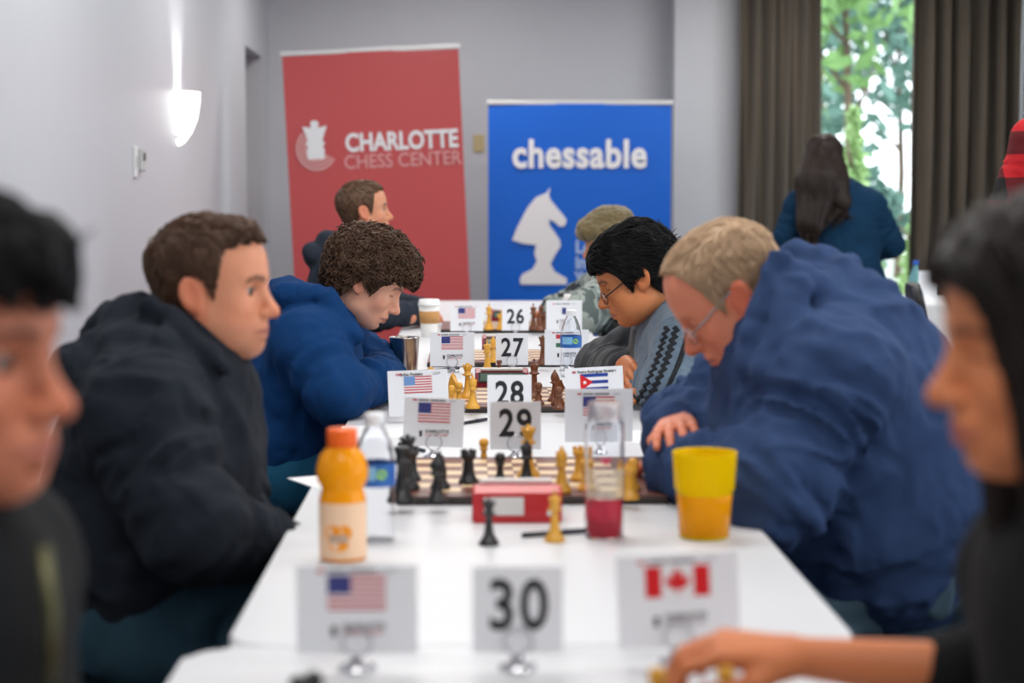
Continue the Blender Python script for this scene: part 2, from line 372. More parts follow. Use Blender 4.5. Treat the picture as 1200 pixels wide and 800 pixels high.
# ------------------------------------------------------------------ outside the window
struct(B().box((6, 30, -.35), (60, 33, .1)).obj('ground_outside', mat('lawn_paving', srgb(188, 192, 182), .95, var=.2)))
def leafmat(n, c): return mat(n, c, .7, var=.45)
def tree(name, label, x, y, h, rx, crown0, m, n, seed, cone=False, ls=.16):
    rnd = np.random.RandomState(seed); root = empty(name, (x, y, -.3)); tag(root, label, 'tree' if 'tree' in name else 'shrub')
    tr = B(); tr.tube([(0, 0, 0), (.04, 0, h * .3), (-.03, .05, h * .6), (0, 0, h * .9)], [.02 * h / 2, .016 * h / 2, .01 * h / 2, .005])
    for k in range(6):
        a = k * 1.1 + seed; z = h * (.35 + .08 * k); tr.tube([(0, 0, z), (rx * .6 * math.cos(a), rx * .6 * math.sin(a), z + h * .15)], [.03, .01], 6)
    tr.obj('trunk', mat('bark', srgb(104, 88, 74), .9, bump=(20, .6)), root)
    u = rnd.normal(size=(n, 3)); u /= np.linalg.norm(u, axis=1, keepdims=True); rr = rnd.uniform(.35, 1, n) ** .5
    c = u * rr[:, None]
    if cone:
        zz = rnd.uniform(0, 1, n); a = rnd.uniform(0, 6.28, n); r_ = (1 - zz) * rnd.uniform(.6, 1, n); P = np.stack([rx * r_ * np.cos(a), rx * r_ * np.sin(a), crown0 + zz * (h - crown0)], 1)
    else:
        bl = rnd.normal(size=(14, 3)) * .42; P = bl[rnd.randint(0, 14, n)] + c * .42
        P = P * np.array([rx, rx, (h - crown0) / 2]) + np.array([0, 0, (h + crown0) / 2])
    a1 = rnd.normal(size=(n, 3)); a1 /= np.linalg.norm(a1, axis=1, keepdims=True); a2 = np.cross(a1, rnd.normal(size=(n, 3))); a2 /= np.linalg.norm(a2, axis=1, keepdims=True)
    s_ = ls * rnd.uniform(.6, 1.3, n)[:, None]
    V = np.stack([P - a1 * s_, P - a2 * s_ * .45, P + a1 * s_, P + a2 * s_ * .45], 1).reshape(-1, 3)
    o = link('foliage', npmesh('foliage', V, np.arange(4 * n).reshape(n, 4), smooth=False), m, root); o['kind'] = 'stuff'
g1 = leafmat('leaves_green', srgb(116, 154, 92)); g2 = leafmat('leaves_blue_green', srgb(98, 132, 120)); g3 = leafmat('leaves_pale', srgb(164, 194, 134))
tree('broadleaf_tree', 'tall green broadleaf tree outside the window', 4.2, 20, 6.4, 1.6, 1.8, g1, 900, 1)
tree('broadleaf_tree', 'wide bluish green tree outside behind the tall one', 6.3, 26.3, 6.5, 2.4, .8, g2, 2200, 2)
tree('broadleaf_tree', 'loose light green tree outside reaching across the window top', 6.6, 34, 10.5, 2.6, 3.0, g1, 1000, 3)
tree('broadleaf_tree', 'dense low bluish tree outside near the white railing', 5.0, 23.0, 2.1, .6, .5, g2, 420, 4)
tree('conical_shrub', 'pale green pointed shrub outside right behind the standing woman', 3.55, 16.6, 2.35, .40, .2, g3, 900, 5, True, .09)
tree('conical_shrub', 'short pale green pointed shrub outside beside the railing', 4.35, 17.2, 1.75, .34, .2, g3, 700, 6, True, .09)
f = empty('garden_railing', (4.6, 17.8, -.3)); tag(f, 'white garden railing outside the window', 'railing')
for i in range(7): B().box((-1.2 + i * .4, 0, .6), (.05, .05, 1.2)).obj('post', m_white, f)
for z in (.35, .75, 1.15): B().box((0, 0, z), (2.5, .035, .05)).obj('rail', m_white, f)

# ------------------------------------------------------------------ roll-up banners
def banner(name, label, px0, px1, ytop0, ytop1, Y, col, colb, lean=0.):
    a = at(px0, ytop0, Y); c = at(px1, ytop1, Y); wd = c[0] - a[0]; h = (a[2] + c[2]) / 2
    root = empty(name, ((a[0] + c[0]) / 2, Y, 0)); tag(root, label, 'banner'); root.rotation_euler = (0, lean, 0)
    m = mat(name + '_print', col, .38, coat=.05)
    nt, bs = nodes_of(m); tc = nt.nodes.new('ShaderNodeTexCoord'); sp = nt.nodes.new('ShaderNodeSeparateXYZ'); nt.links.new(tc.outputs['Generated'], sp.inputs[0])
    cr = nt.nodes.new('ShaderNodeValToRGB'); cr.color_ramp.elements[0].color = (*colb, 1); cr.color_ramp.elements[1].color = (*col, 1); nt.links.new(sp.outputs[2], cr.inputs[0]); nt.links.new(cr.outputs[0], bs.inputs['Base Color'])
    bm_ = B(); n = 24
    for i in range(n):
        x0 = -wd / 2 + wd * i / n; x1 = x0 + wd / n; c_ = lambda x: .012 * math.cos(x / wd * math.pi)
        vs = [bm_.bm.verts.new((x, -c_(x) + dy, z)) for dy in (0, .003) for (x, z) in ((x0, .08), (x1, .08), (x1, h - .02), (x0, h - .02))]
        for q in ((0, 1, 2, 3), (7, 6, 5, 4), (0, 4, 5, 1), (3, 2, 6, 7)): bm_.bm.faces.new([vs[k] for k in q])
    bmesh.ops.remove_doubles(bm_.bm, verts=bm_.bm.verts[:], dist=1e-5)
    bm_.obj('panel', m, root)
    B().box((0, 0, h - .012), (wd + .02, .022, .03), bev=.004).obj('top_rail', mat('alu_rail', srgb(215, 215, 215), .35, .3), root)
    B().box((0, 0, .04), (wd + .06, .16, .08), bev=.02).obj('base_case', MATS['alu_rail'], root)
    B().tube([(0, .05, .06), (0, .03, h)], .012).obj('support_pole', MATS['steel'], root)
    for sx in (-1, 1): B().box((sx * wd * .36, 0, .012), (.05, .42, .024), bev=.004).obj('foot', MATS['alu_rail'], root)
    return root, wd, h
m_print = mat('print_white', srgb(235, 235, 238), .5); m_printp = mat('print_pink', srgb(222, 158, 158), .5)
RYB = 11.0
rb, rw, rh = banner('red_banner', 'tall red roll-up banner with white chess king emblem', 349, 556, 53, 59, RYB, srgb(196, 80, 82), srgb(196, 80, 82), lean=-.045)
ox = rb.location.x
def on(px, py, Y=RYB):
    q = at(px, py, Y)
    if Y != RYB: return q[0], q[2]
    dx = q[0] - rb.location.x; a = -rb.rotation_euler.y; return rb.location.x + dx * math.cos(a) + q[2] * math.sin(a), q[2] * math.cos(a) - dx * math.sin(a)
x, z = on(471, 169); text('lettering', 'CHARLOTTE', .150, m_print, rb, (x - ox, -.016, z - .028), bold=.005, xs=.80)
x, z = on(472, 189); text('lettering', 'CHESS CENTER', .118, m_printp, rb, (x - ox, -.016, z - .03), bold=.001, xs=.89)
x, z = on(371, 172); em = B()
for k, (r0, r1) in enumerate(((.125, .108), (.102, .086), (.080, .062))):
    A0 = [math.radians(a) for a in np.linspace(48 + 82, 330 - 12 * 0, 30)]
    a_ = [em.bm.verts.new((x - ox + r0 * math.cos(a), -.0165, z - .012 + r0 * math.sin(a) * 1.08)) for a in A0]; b_ = [em.bm.verts.new((x - ox + r1 * math.cos(a), -.0165, z - .012 + r1 * math.sin(a) * 1.08)) for a in A0]
    for i in range(29): em.bm.faces.new((a_[i], a_[i + 1], b_[i + 1], b_[i]))
em.obj('emblem_ring', m_printp, rb)
kp = [(-.05, -.075), (-.055, -.02), (-.045, .0), (-.06, .02), (-.045, .035), (-.05, .055), (-.075, .125), (-.025, .115), (-.022, .125), (-.026, .14), (-.018, .155), (0, .160), (.018, .155), (.026, .14), (.022, .125), (.025, .115), (.075, .125), (.05, .055), (.045, .035), (.06, .02), (.045, 0), (.055, -.02), (.05, -.075)]
B().prism([(x - ox + a - .005, z + b * 1.0) for a, b in kp], Matrix.Translation((0, -.0175, 0)), .001).obj('emblem_king', m_print, rb)
BYB = 12.2
bbn, bw, bh = banner('blue_banner', 'blue roll-up banner with large white knight silhouette', 572, 787, 119, 117, BYB, srgb(0, 98, 208), srgb(0, 98, 208))
ox = bbn.location.x
x, z = on(679, 186, BYB); text('lettering', 'chessable', .262, m_print, bbn, (x - ox, -.018, z - .055), bold=.0085, xs=.86, space=1.06)
kn = [(645, 219), (640, 226), (628, 231), (618, 243), (606, 266), (600, 281), (612, 285), (628, 287), (626, 297), (629, 306), (624, 315), (612, 321), (609, 327), (610, 333), (664, 333), (664, 326), (650, 318), (645, 309), (650, 299), (657, 288), (656, 281), (650, 272), (644, 264), (643, 257), (650, 260), (655, 265), (661, 265), (664, 258), (660, 252), (653, 244), (645, 234), (643, 228)]
_c = [on(a - 0, b, BYB) for a, b in kn]
B().prism([(a - ox, b) for a, b in _c], Matrix.Translation((0, -.018, 0)), .001).obj('knight_print', m_print, bbn)
m_blueprint = mat('print_pale_blue', srgb(170, 195, 235), .5)
for s_, py in (('Le', 296), ('in', 314), ('y', 328)):
    x, z = on(674, py, BYB); text('lettering', s_, .12, m_blueprint, bbn, (x - ox, -.017, z), bold=.005, xs=.9, align='LEFT')

# ------------------------------------------------------------------ folding tables
m_top = mat('white_table_plastic', srgb(214, 215, 219), .42, bump=(120, .05))
m_leg = mat('grey_tube', srgb(120, 122, 125), .4, .6)
def rrect(w, d, r, n=6):
    pts = []
    for cx, cy, a0 in ((w / 2 - r, d / 2 - r, 0), (-w / 2 + r, d / 2 - r, 90), (-w / 2 + r, -d / 2 + r, 180), (w / 2 - r, -d / 2 + r, 270)):
        for k in range(n + 1): a = math.radians(a0 + 90 * k / n); pts.append((cx + r * math.cos(a), cy + r * math.sin(a)))
    return pts
def ftable(x, y0, y1, label, w=.762):
    L = y1 - y0; root = empty('folding_table', (x, (y0 + y1) / 2, 0)); tag(root, label, 'table', 'white tables end to end')
    b = B(); M = Matrix.Translation((0, 0, TZ - .02)) @ Matrix.Rotation(math.pi / 2, 4, 'X'); b.prism(rrect(w, L, .05), M, .04, bev=.008); o = b.obj('table_top', m_top, root)
    for sy in (-1, 1):
        for sx in (-1, 1): B().tube([(sx * w * .36, sy * L * .36, 0), (sx * w * .36, sy * L * .36, TZ - .03)], .014).obj('leg', m_leg, root)
        B().tube([(-w * .36, sy * L * .36, .35), (w * .36, sy * L * .36, .35)], .011).obj('crossbar', m_leg, root)
ftable(.055, -.33, 2.105, 'white folding table carrying the number 30 sign', .78)
ftable(.087, 2.11, 4.50, 'white folding table with the orange drink bottle and number 29 sign')
ftable(.118, 4.505, 6.93, 'white folding table under the number 28 and 27 boards')
ftable(.10, 6.935, 9.33, 'white folding table under the number 26 board, nearest the banners')

# ------------------------------------------------------------------ chess sets
m_dark = mat('dark_square_wood', srgb(122, 72, 58), .4, var=.15); m_lite = mat('light_square_wood', srgb(226, 196, 156), .4, var=.1)
m_rim = mat('board_rim_wood', srgb(104, 62, 54), .4, var=.15); m_edge = mat('board_edge', srgb(52, 46, 44), .5)
SQ = {}
def board(x, y, size, label, rz=0, dx=0.):
    root = empty('chess_board', (x, y, TZ), rz); tag(root, label, 'chessboard', 'wooden chess boards')
    b = B(); b.box((0, 0, .007), (size, size, .014), bev=.003); b.obj('board_base', m_edge, root)
    B().box((0, 0, .0145), (size - .004, size - .004, .003)).obj('rim', m_rim, root)
    s = size * .82 / 8
    if s not in SQ: SQ[s] = (B().box((0, 0, 0), (s * .985, s * .985, .0016)).mesh('dark_square'), B().box((0, 0, 0), (s * .985, s * .985, .0016)).mesh('light_square')); SQ[s][0].materials.append(m_dark); SQ[s][1].materials.append(m_lite)
    for i in range(8):
        for j in range(8):
            k = (i + j) % 2; link(('dark_square', 'light_square')[k], SQ[s][k], None, root, ((i - 3.5) * s + dx, (j - 3.5) * s, .0165))
    return root
BZ = TZ + .0173
WH = {29: 'between the charcoal and navy hoodies', 28: 'before the royal blue hoodie', 27: 'behind the steel tumbler', 26: 'nearest the banners', 30: 'beside the woman in black'}
BX = {29: (.109, 3.325), 28: (.112, 4.665), 27: (.10, 5.88), 26: (.12, 7.31), 30: (.05, 1.52)}
for n, (x, y) in BX.items(): board(x, y, .474 if n != 28 else .47, 'brown and cream chess board ' + WH[n], dx=-.028 if n == 29 else 0.)
base = [(.36, 0), (.38, .02), (.38, .06), (.33, .10), (.30, .13), (.32, .15), (.28, .18)]
PROF = {
 'pawn': ([(.15, 0), (.155, .01), (.155, .035), (.12, .07), (.075, .16), (.058, .27), (.06, .33), (.10, .35), (.10, .365), (.065, .38), (.09, .42), (.105, .47), (.095, .53), (.06, .57), (0.001, .585)], .095),
 'bishop': ([(.19, 0), (.195, .01), (.195, .05), (.15, .1), (.1, .2), (.07, .38), (.065, .47), (.13, .5), (.13, .52), (.08, .54), (.105, .6), (.11, .66), (.085, .74), (.04, .8), (.03, .815), (.035, .84), (.001, .86)], .095),
 'rook': ([(.19, 0), (.195, .01), (.195, .05), (.16, .1), (.115, .2), (.1, .4), (.105, .46), (.15, .5), (.15, .6), (.11, .6), (.11, .56), (.001, .56)], .095),
 'queen': ([(.2, 0), (.205, .01), (.205, .055), (.16, .11), (.1, .23), (.07, .45), (.065, .58), (.14, .61), (.14, .63), (.08, .66), (.09, .74), (.135, .85), (.12, .86), (.05, .87), (.045, .9), (.03, .93), (.001, .94)], .098),
 'king': ([(.2, 0), (.205, .01), (.205, .055), (.16, .11), (.105, .23), (.075, .45), (.07, .6), (.145, .63), (.145, .65), (.09, .68), (.095, .76), (.125, .85), (.11, .88), (.03, .9), (.02, .92), (.001, .92)], .10),
}
m_yel = mat('boxwood', srgb(226, 166, 58), .35, coat=.2, var=.12); m_blk = mat('ebony', srgb(38, 38, 40), .35, coat=.2); m_brn = mat('rosewood', srgb(112, 62, 34), .35, coat=.2, var=.2)
PM = {}
def piece_mesh(kind):
    if kind in PM: return PM[kind]
    if kind == 'knight':
        b = B(); b.lathe([(r * .095, z * .095) for r, z in [(.19, 0), (.195, .01), (.195, .05), (.16, .1), (.13, .16), (.10, .2), (.001, .2)]], 18)
        out = [(-.11, .18), (-.12, .32), (-.09, .5), (-.03, .64), (.0, .74), (.03, .66), (.1, .58), (.19, .47), (.2, .41), (.14, .38), (.07, .42), (.03, .38), (.1, .28), (.12, .18)]
        b.prism([(x * .095, z * .095) for x, z in out], Matrix.Identity(4), .014, bev=.003)
    else:
        pr, h = PROF[kind]; b = B(); b.lathe([(r * h, z * h) for r, z in pr], 20)
        if kind == 'king': b.box((0, 0, .97 * h), (.022 * h * 1.4, .02 * h, .12 * h)); b.box((0, 0, .985 * h), (.09 * h, .02 * h, .03 * h))
        if kind == 'queen':
            for k in range(8): a = k * math.pi / 4; b.box((.12 * h * math.cos(a), .12 * h * math.sin(a), .86 * h), (.03 * h, .03 * h, .05 * h), rz=a)
        if kind == 'rook':
            for k in range(6): a = k * math.pi / 3; b.box((.13 * h * math.cos(a), .13 * h * math.sin(a), .62 * h), (.035 * h, .09 * h, .06 * h), rz=a)
        if kind == 'bishop': b.box((.07 * h, 0, .7 * h), (.08 * h, .012 * h, .10 * h), R=Matrix.Rotation(.6, 3, 'Y'))
    PM[kind] = b.mesh(kind); return PM[kind]
CN = {'y': ('light boxwood', m_yel), 'k': ('black', m_blk), 'r': ('dark rosewood', m_brn)}
LAB = {}
def piece(kind, col, px, py, bd, where='on', sc=1., z=None, rz=None):
    zz = (BZ if where == 'on' else TZ) if z is None else z
    q = tp(px, py, zz); me = piece_mesh(kind); o = bpy.data.objects.new('chess_' + kind, me.copy() if False else me)
    me2 = PM.get((kind, col))
    if me2 is None: me2 = me.copy(); me2.materials.clear(); me2.materials.append(CN[col][1]); PM[(kind, col)] = me2
    o.data = me2; C.objects.link(o); o.location = (q[0], q[1], zz - .0004); o.scale = (sc,) * 3; o.rotation_euler = (0, 0, rz if rz is not None else random.uniform(0, 6))
    lab = '%s chess %s %s' % (CN[col][0], kind, {'on': 'on the board ' + WH[bd], 'off': 'off the board ' + WH[bd]}[where])
    tag(o, lab, 'chess piece', '%s %s pieces %s the board %s' % (CN[col][0], kind, where, WH[bd])); return o
P29 = [('king', 'k', 471, 588), ('queen', 'k', 478, 573), ('rook', 'k', 482, 562), ('bishop', 'k', 512, 588), ('knight', 'k', 516, 572), ('rook', 'k', 549, 566), ('pawn', 'k', 586, 565), ('bishop', 'k', 617, 567),
       ('queen', 'y', 619, 559), ('bishop', 'y', 658, 576), ('rook', 'y', 680, 562), ('pawn', 'y', 686, 573), ('rook', 'y', 737, 584), ('pawn', 'y', 742, 572)]
for k, c, x, y in P29: piece(k, c, x, y, 29, sc=1.08 if k in 'king queen' else 1.)
piece('pawn', 'y', 567, 545, 29, 'off'); piece('queen', 'k', 573, 638, 29, 'off', .80); piece('king', 'y', 650, 634, 29, 'off', .80)
P28 = [('knight', 'y', 530, 469), ('pawn', 'y', 538, 473), ('pawn', 'y', 529, 477), ('queen', 'y', 548, 466), ('bishop', 'y', 554, 478), ('king', 'r', 626, 466), ('pawn', 'r', 631, 473), ('bishop', 'r', 650, 470), ('knight', 'r', 654, 474), ('pawn', 'r', 655, 479)]
for k, c, x, y in P28: piece(k, c, x, y, 28)
piece('pawn', 'y', 505, 452, 28, 'off'); piece('pawn', 'r', 679, 441, 28, 'off')
for k, c, x, y in [('bishop', 'y', 578, 424), ('queen', 'r', 636, 427), ('pawn', 'r', 640, 420)]: piece(k, c, x, y, 27)
piece('king', 'y', 571, 437, 27, 'off'); piece('rook', 'r', 585, 436, 27, 'off', .6)
for k, c, x, y in [('king', 'y', 573, 386), ('rook', 'y', 587, 386), ('knight', 'y', 590, 381), ('king', 'r', 625, 386), ('knight', 'r', 632, 387), ('rook', 'r', 637, 385), ('bishop', 'r', 634, 379)]: piece(k, c, x, y, 26)
piece('pawn', 'y', 770, 845, 30); piece('pawn', 'k', 368, 850, 30); piece('pawn', 'k', 350, 856, 30)

# clocks
m_red = mat('clock_red', srgb(196, 34, 42), .35, coat=.2); m_lcd = mat('clock_lcd', srgb(92, 122, 108), .2); m_lbl = mat('label_paper', srgb(225, 225, 222), .6)
def clock(x, y, rz, label, dark=False):
    t = empty('chess_clock', (x, y, TZ), rz); tag(t, label, 'chess clock', 'red chess clocks')
    m = m_red if not dark else mat('clock_dark_red', srgb(150, 34, 48), .35)
    M = Matrix.Rotation(math.pi / 2, 4, 'Z') @ Matrix.Rotation(0, 4, 'X')
    b = B(); b.prism([(-.04, 0), (.05, 0), (.05, .05), (.035, .06), (-.03, .052), (-.04, .03)], M, .148, bev=.004); b.obj('case', m, t)   # local -y is the front
    B().box((0, -.012, .060), (.12, .02, .008), bev=.003).obj('rocker_lever', m_lbl, t)
    B().box((.022, .0505, .028), (.066, .002, .030)).obj('back_label', m_lbl, t); B().box((-.058, .0505, .016), (.018, .002, .008)).obj('maker_label', m_lbl, t)
    sl = Matrix.Rotation(math.radians(-24), 3, 'X')
    B().box((0, -.0365, .0395), (.13, .003, .028), R=sl).obj('lcd_bezel', mat('black_plastic', srgb(30, 30, 32), .4), t)
    B().box((0, -.0385, .040), (.118, .002, .021), R=sl).obj('lcd', m_lcd, t)
    return t
q = tp(606, 612); clock(q[0], q[1] + .045, math.pi, 'red chess clock showing its white back label in front of board 29')
clock(at(588, 450, 4.95)[0], 4.96, 0, 'dark red chess clock with green display beside the steel tumbler', True)
clock(at(590, 405, 6.17)[0], 6.18, 0, 'dark red chess clock with green display beyond the red white green flag card', True)
clock(at(596, 372, 7.62)[0], 7.62, 0, 'dark red chess clock with green display on the board nearest the banners', True)

# cards and signs in wire holders
m_card = mat('card_white', srgb(236, 238, 243), .5); m_ink = mat('ink_black', srgb(34, 35, 40), .6); m_us_r = mat('flag_red', srgb(196, 54, 66), .6); m_us_b = mat('flag_blue', srgb(58, 62, 128), .6); m_lbl2 = mat('flag_light_blue', srgb(110, 150, 205), .6)
m_grey = mat('ink_grey', srgb(120, 122, 130), .6); m_chrome = mat('chrome_wire', srgb(200, 200, 205), .18, 1)
m_cardg = mat('ink_pale_grey', srgb(202, 206, 214), .5)
def holder(t, lie=False):
    b = B(); b.lathe([(.022, 0), (.022, .003), (.012, .008), (.005, .016), (.001, .017)], 18); b.obj('holder_base', m_chrome, t, (0, 0, 0))
    R = .0165; pts = [(R * math.sin(a), -.004, .016 + R - R * math.cos(a)) for a in np.linspace(0, 2 * math.pi, 21)[:-1]]
    B().tube(pts, .0011, 6, closed=True).obj('holder_ring', m_chrome, t)
    pts = [(R * math.sin(a), .005, .016 + R - R * math.cos(a)) for a in np.linspace(0, 2 * math.pi, 21)[:-1]]
    B().tube(pts, .0011, 6, closed=True).obj('holder_ring', m_chrome, t)
def number_sign(num, px, Y, w=.104, h=.098, z0=.020, rz=0, m=None):
    x = at(px, 400, Y)[0]; t = empty('table_number_sign', (x, Y, TZ), rz); tag(t, 'white sign reading %d %s' % (num, {30: 'between the maple leaf card and the faded flag card', 29: 'behind the board of the charcoal and navy hoodies', 28: 'beside the lone star flag card', 27: 'beside the red white green flag card', 26: 'nearest the banners'}[num]), 'sign')
    c = B().box((0, 0, z0 + h / 2), (w, .0022, h)); c.obj('card', m or m_card, t); holder(t)
    text('number', str(num), h * .80, m_ink, t, (0, -.0014, z0 + h * .29), bold=h * .019, xs=.83, space=1.10)
number_sign(30, 607, 2.0, .103, .10, .018); number_sign(29, 604, 3.64); number_sign(28, 597, 4.20); number_sign(27, 600, 5.50, .100); number_sign(26, 604, 6.95)
def quadset(t, name, items, y=-.0016):
    mats = []; b = B()
    for (x0, z0, x1, z1, m) in items:
        if m not in mats: mats.append(m)
        mi = mats.index(m); vs = [b.bm.verts.new(p) for p in ((x0, y, z0), (x1, y, z0), (x1, y, z1), (x0, y, z1))]; b.bm.faces.new(vs).material_index = mi
    me = bpy.data.meshes.new(name); b.bm.to_mesh(me); b.bm.free(); return link(name, me, mats, t)
def name_card(flag, px, Y, label, w=.138, h=.104, z0=.02, rz=0, name=None, rot=0., canton=None, m=None, tilt=0., scale=1.):
    x = at(px, 400, Y)[0]; t = empty('name_card', (x, Y, TZ), rz); tag(t, label, 'name card'); t.scale = (scale,) * 3
    g = empty('card_face'); g.parent = t; g.rotation_euler = (0, rot, 0); t['x'] = 0; del t['x']
    bpy.data.objects.remove(g)
    R = Matrix.Translation((0, 0, z0 + h / 2)) @ Matrix.Rotation(rot, 4, 'Y')
    def place(o): o.matrix_parent_inverse = Matrix.Identity(4); o.matrix_basis = R @ o.matrix_basis; return o
    c = place(B().box((0, 0, 0), (w, .0018, h)).obj('card', m or m_card, t)); holder(t)
    fw, fh = .066, .040; fx, fz = -fw / 2, .000; it = []
    if flag == 'us':
        for k in range(13):
            it.append((fx, fz + fh * k / 13, fx + fw, fz + fh * (k + 1) / 13, m_us_r if k % 2 == 0 else m_print))
        place(quadset(t, 'flag_print', it)); place(quadset(t, 'flag_canton', [(fx, fz + fh * 6 / 13, fx + fw * .4, fz + fh, canton or m_us_b)], -.0019))
    elif flag == 'ca':
        r = mat('flag_bright_red', srgb(214, 20, 30), .6); fw, fh = .074, .036; fx, fz = -fw / 2, .004
        place(quadset(t, 'flag_print', [(fx, fz, fx + fw * .25, fz + fh, r), (fx + fw * .25, fz, fx + fw * .75, fz + fh, m_print), (fx + fw * .75, fz, fx + fw, fz + fh, r)]))
        lf = [(0, .5), (.10, .32), (.20, .36), (.17, .06), (.30, .20), (.34, .12), (.46, .14), (.41, .0), (.46, -.04), (.24, -.22), (.27, -.30), (.03, -.27), (.03, -.48), (-.03, -.48), (-.03, -.27), (-.27, -.30), (-.24, -.22), (-.46, -.04), (-.41, 0), (-.46, .14), (-.34, .12), (-.30, .2), (-.17, .06), (-.20, .36), (-.10, .32)]
        place(B().prism([(a * .032, fz + fh / 2 + b_ * .032) for a, b_ in lf], Matrix.Translation((0, -.0019, 0)), .0004).obj('maple_leaf_print', r, t))
    elif flag == 'cu':
        bl = mat('flag_cuba_blue', srgb(28, 62, 150), .6); r = mat('flag_bright_red', srgb(214, 20, 30), .6)
        place(quadset(t, 'flag_print', [(fx, fz + fh * k / 5, fx + fw, fz + fh * (k + 1) / 5, bl if k % 2 == 0 else m_print) for k in range(5)]))
        place(B().prism([(fx, fz), (fx + .030, fz + fh / 2), (fx, fz + fh)], Matrix.Translation((0, -.0019, 0)), .0004).obj('flag_triangle', r, t))
        st = [(fx + .0105 + (.006 if k % 2 == 0 else .0024) * math.sin(k * math.pi / 5), fz + fh / 2 + (.006 if k % 2 == 0 else .0024) * math.cos(k * math.pi / 5)) for k in range(10)]
        place(B().prism(st, Matrix.Translation((0, -.0023, 0)), .0003).obj('flag_star', m_print, t))
    elif flag == 'hu':
        gr = mat('flag_green', srgb(56, 110, 80), .6)
        place(quadset(t, 'flag_print', [(fx, fz, fx + fw, fz + fh / 3, gr), (fx, fz + fh / 3, fx + fw, fz + fh * 2 / 3, m_print), (fx, fz + fh * 2 / 3, fx + fw, fz + fh, m_us_r)]))
    elif flag == 'blue':
        place(quadset(t, 'flag_print', [(-.008, .005, .008, .03, m_us_b)]))
    # heading line: red title, black name, grey rating
    if name:
        a, n_, r_ = name
        place(text('title_lettering', a, .0088, m_us_r, t, (-.052, -.0016, .042), align='LEFT', ext=.0001, bold=.0002)); place(text('name_lettering', n_, .0088, m_ink, t, (-.039, -.0016, .042), align='LEFT', ext=.0001, bold=.0002))
        if r_: place(text('rating_lettering', r_, .0088, m_grey, t, (.036, -.0016, .042), align='LEFT', ext=.0001))
    else:
        place(quadset(t, 'heading_line', [(-.045, .0435, -.036, .047, m_us_r), (-.033, .0435, -.012, .047, m_grey), (-.009, .0435, .022, .047, m_grey), (.03, .0435, .044, .047, m_cardg)]))
    place(B().prism([(-.026 + a * .055, -.026 + b_ * .055) for a, b_ in kp], Matrix.Translation((0, -.0016, 0)), .0002).obj('emblem_print', m_ink, t))
    place(text('lettering', 'CHARLOTTE', .0085, m_ink, t, (-.017, -.0016, -.0215), align='LEFT', ext=.0001, bold=.0002)); place(text('lettering', 'CHESS CENTER', .0068, m_grey if flag != 'us' else m_us_r, t, (-.017, -.0016, -.0285), align='LEFT', ext=.0001))
    return t
name_card('us', 416, 2.0, 'white name card with faded stars and stripes beside the number 30 sign', .137, .102, .018)
name_card('ca', 797, 2.02, 'white name card with the maple leaf flag beside the number 30 sign', .140, .108, .020, rot=-.05)
name_card('us', 508, 3.66, 'white name card with stripes flag beside the number 29 sign', .124, .100, .024, rot=.05, rz=.05)
name_card('us', 702, 3.72, 'white name card with blue flag corner behind the red drink bottle', .142, .112, .024)
name_card('us', 490, 4.22, 'white name card with light blue flag corner beside the number 28 sign', .142, .108, .02, rot=-.04, canton=m_lbl2, name=('GM', 'Julian Proleiko', '2509'))
name_card('cu', 697, 4.22, 'white name card with the lone star flag beside the number 28 sign', .138, .110, .024, rot=-.05, name=('IM', 'Pedro Rodriguez Rivera', '2193'))
name_card('us', 530, 5.48, 'white name card with crisp stripes flag beside the number 27 sign', .136, .105, .018)
name_card('hu', 664, 5.52, 'white name card with red white green flag behind the water bottle', .136, .110, .018)
name_card('us', 547, 6.95, 'white name card with pale stripes flag beside the number 26 sign', .128, .100, .018)
name_card('blue', 661, 6.97, 'plain white name card with a small blue mark beside number 26', .14, .118, .018)

# bottles, cups, pens, papers
def label_band(t, r, z0, z1, m, name='label', n=24, a0=0, a1=2 * math.pi):
    b = B(); A_ = np.linspace(a0, a1, n + 1)
    for i in range(n):
        vs = [b.bm.verts.new((r * math.cos(a), r * math.sin(a), z)) for a, z in ((A_[i], z0), (A_[i + 1], z0), (A_[i + 1], z1), (A_[i], z1))]; b.bm.faces.new(vs).smooth = True
    bmesh.ops.remove_doubles(b.bm, verts=b.bm.verts[:], dist=1e-6)
    return b.obj(name, m, t)
m_pet = mat('clear_plastic', (.97, .98, 1), .05, trans=1., ior=1.18, spec=.6)
m_water = mat('water', (.98, .99, 1), 0, trans=1., ior=1.12, spec=.2)
m_orange = mat('orange_drink', srgb(255, 160, 6), .25, trans=.05, ior=1.3, sss=.0)
q = tp(402, 655); t = empty('drink_bottle', (q[0], q[1], TZ)); tag(t, 'orange sports drink bottle with an orange cap and pale label', 'bottle')
B().lathe([(.030, 0), (.034, .004), (.0345, .09), (.034, .094), (.031, .104), (.031, .108), (.0375, .12), (.0385, .135), (.033, .155), (.022, .168), (.019, .172), (.019, .178), (.001, .178)], 28).obj('bottle_body', m_orange, t)
B().lathe([(.0215, .168), (.0225, .169), (.0225, .192), (.021, .195), (.001, .195)], 28).obj('cap', mat('orange_cap', srgb(250, 104, 20), .4), t)
label_band(t, .0352, .006, .088, mat('peach_label', srgb(245, 205, 170), .5)); o_ = mat('label_orange', srgb(245, 150, 10), .5)
b = B()
for (cx, cz, rx_, rz_) in ((-.012, .045, .012, .012), (.004, .045, .012, .012), (-.004, .028, .015, .010)):
    vs = []
    for k in range(14):
        a = 2 * math.pi * k / 14; xx = cx + rx_ * math.cos(a); vs.append(b.bm.verts.new((xx, -math.sqrt(.0357 ** 2 - xx * xx), cz + rz_ * math.sin(a))))
    b.bm.faces.new(vs)
b.obj('fruit_print', o_, t); 
b = B(); N_ = 10
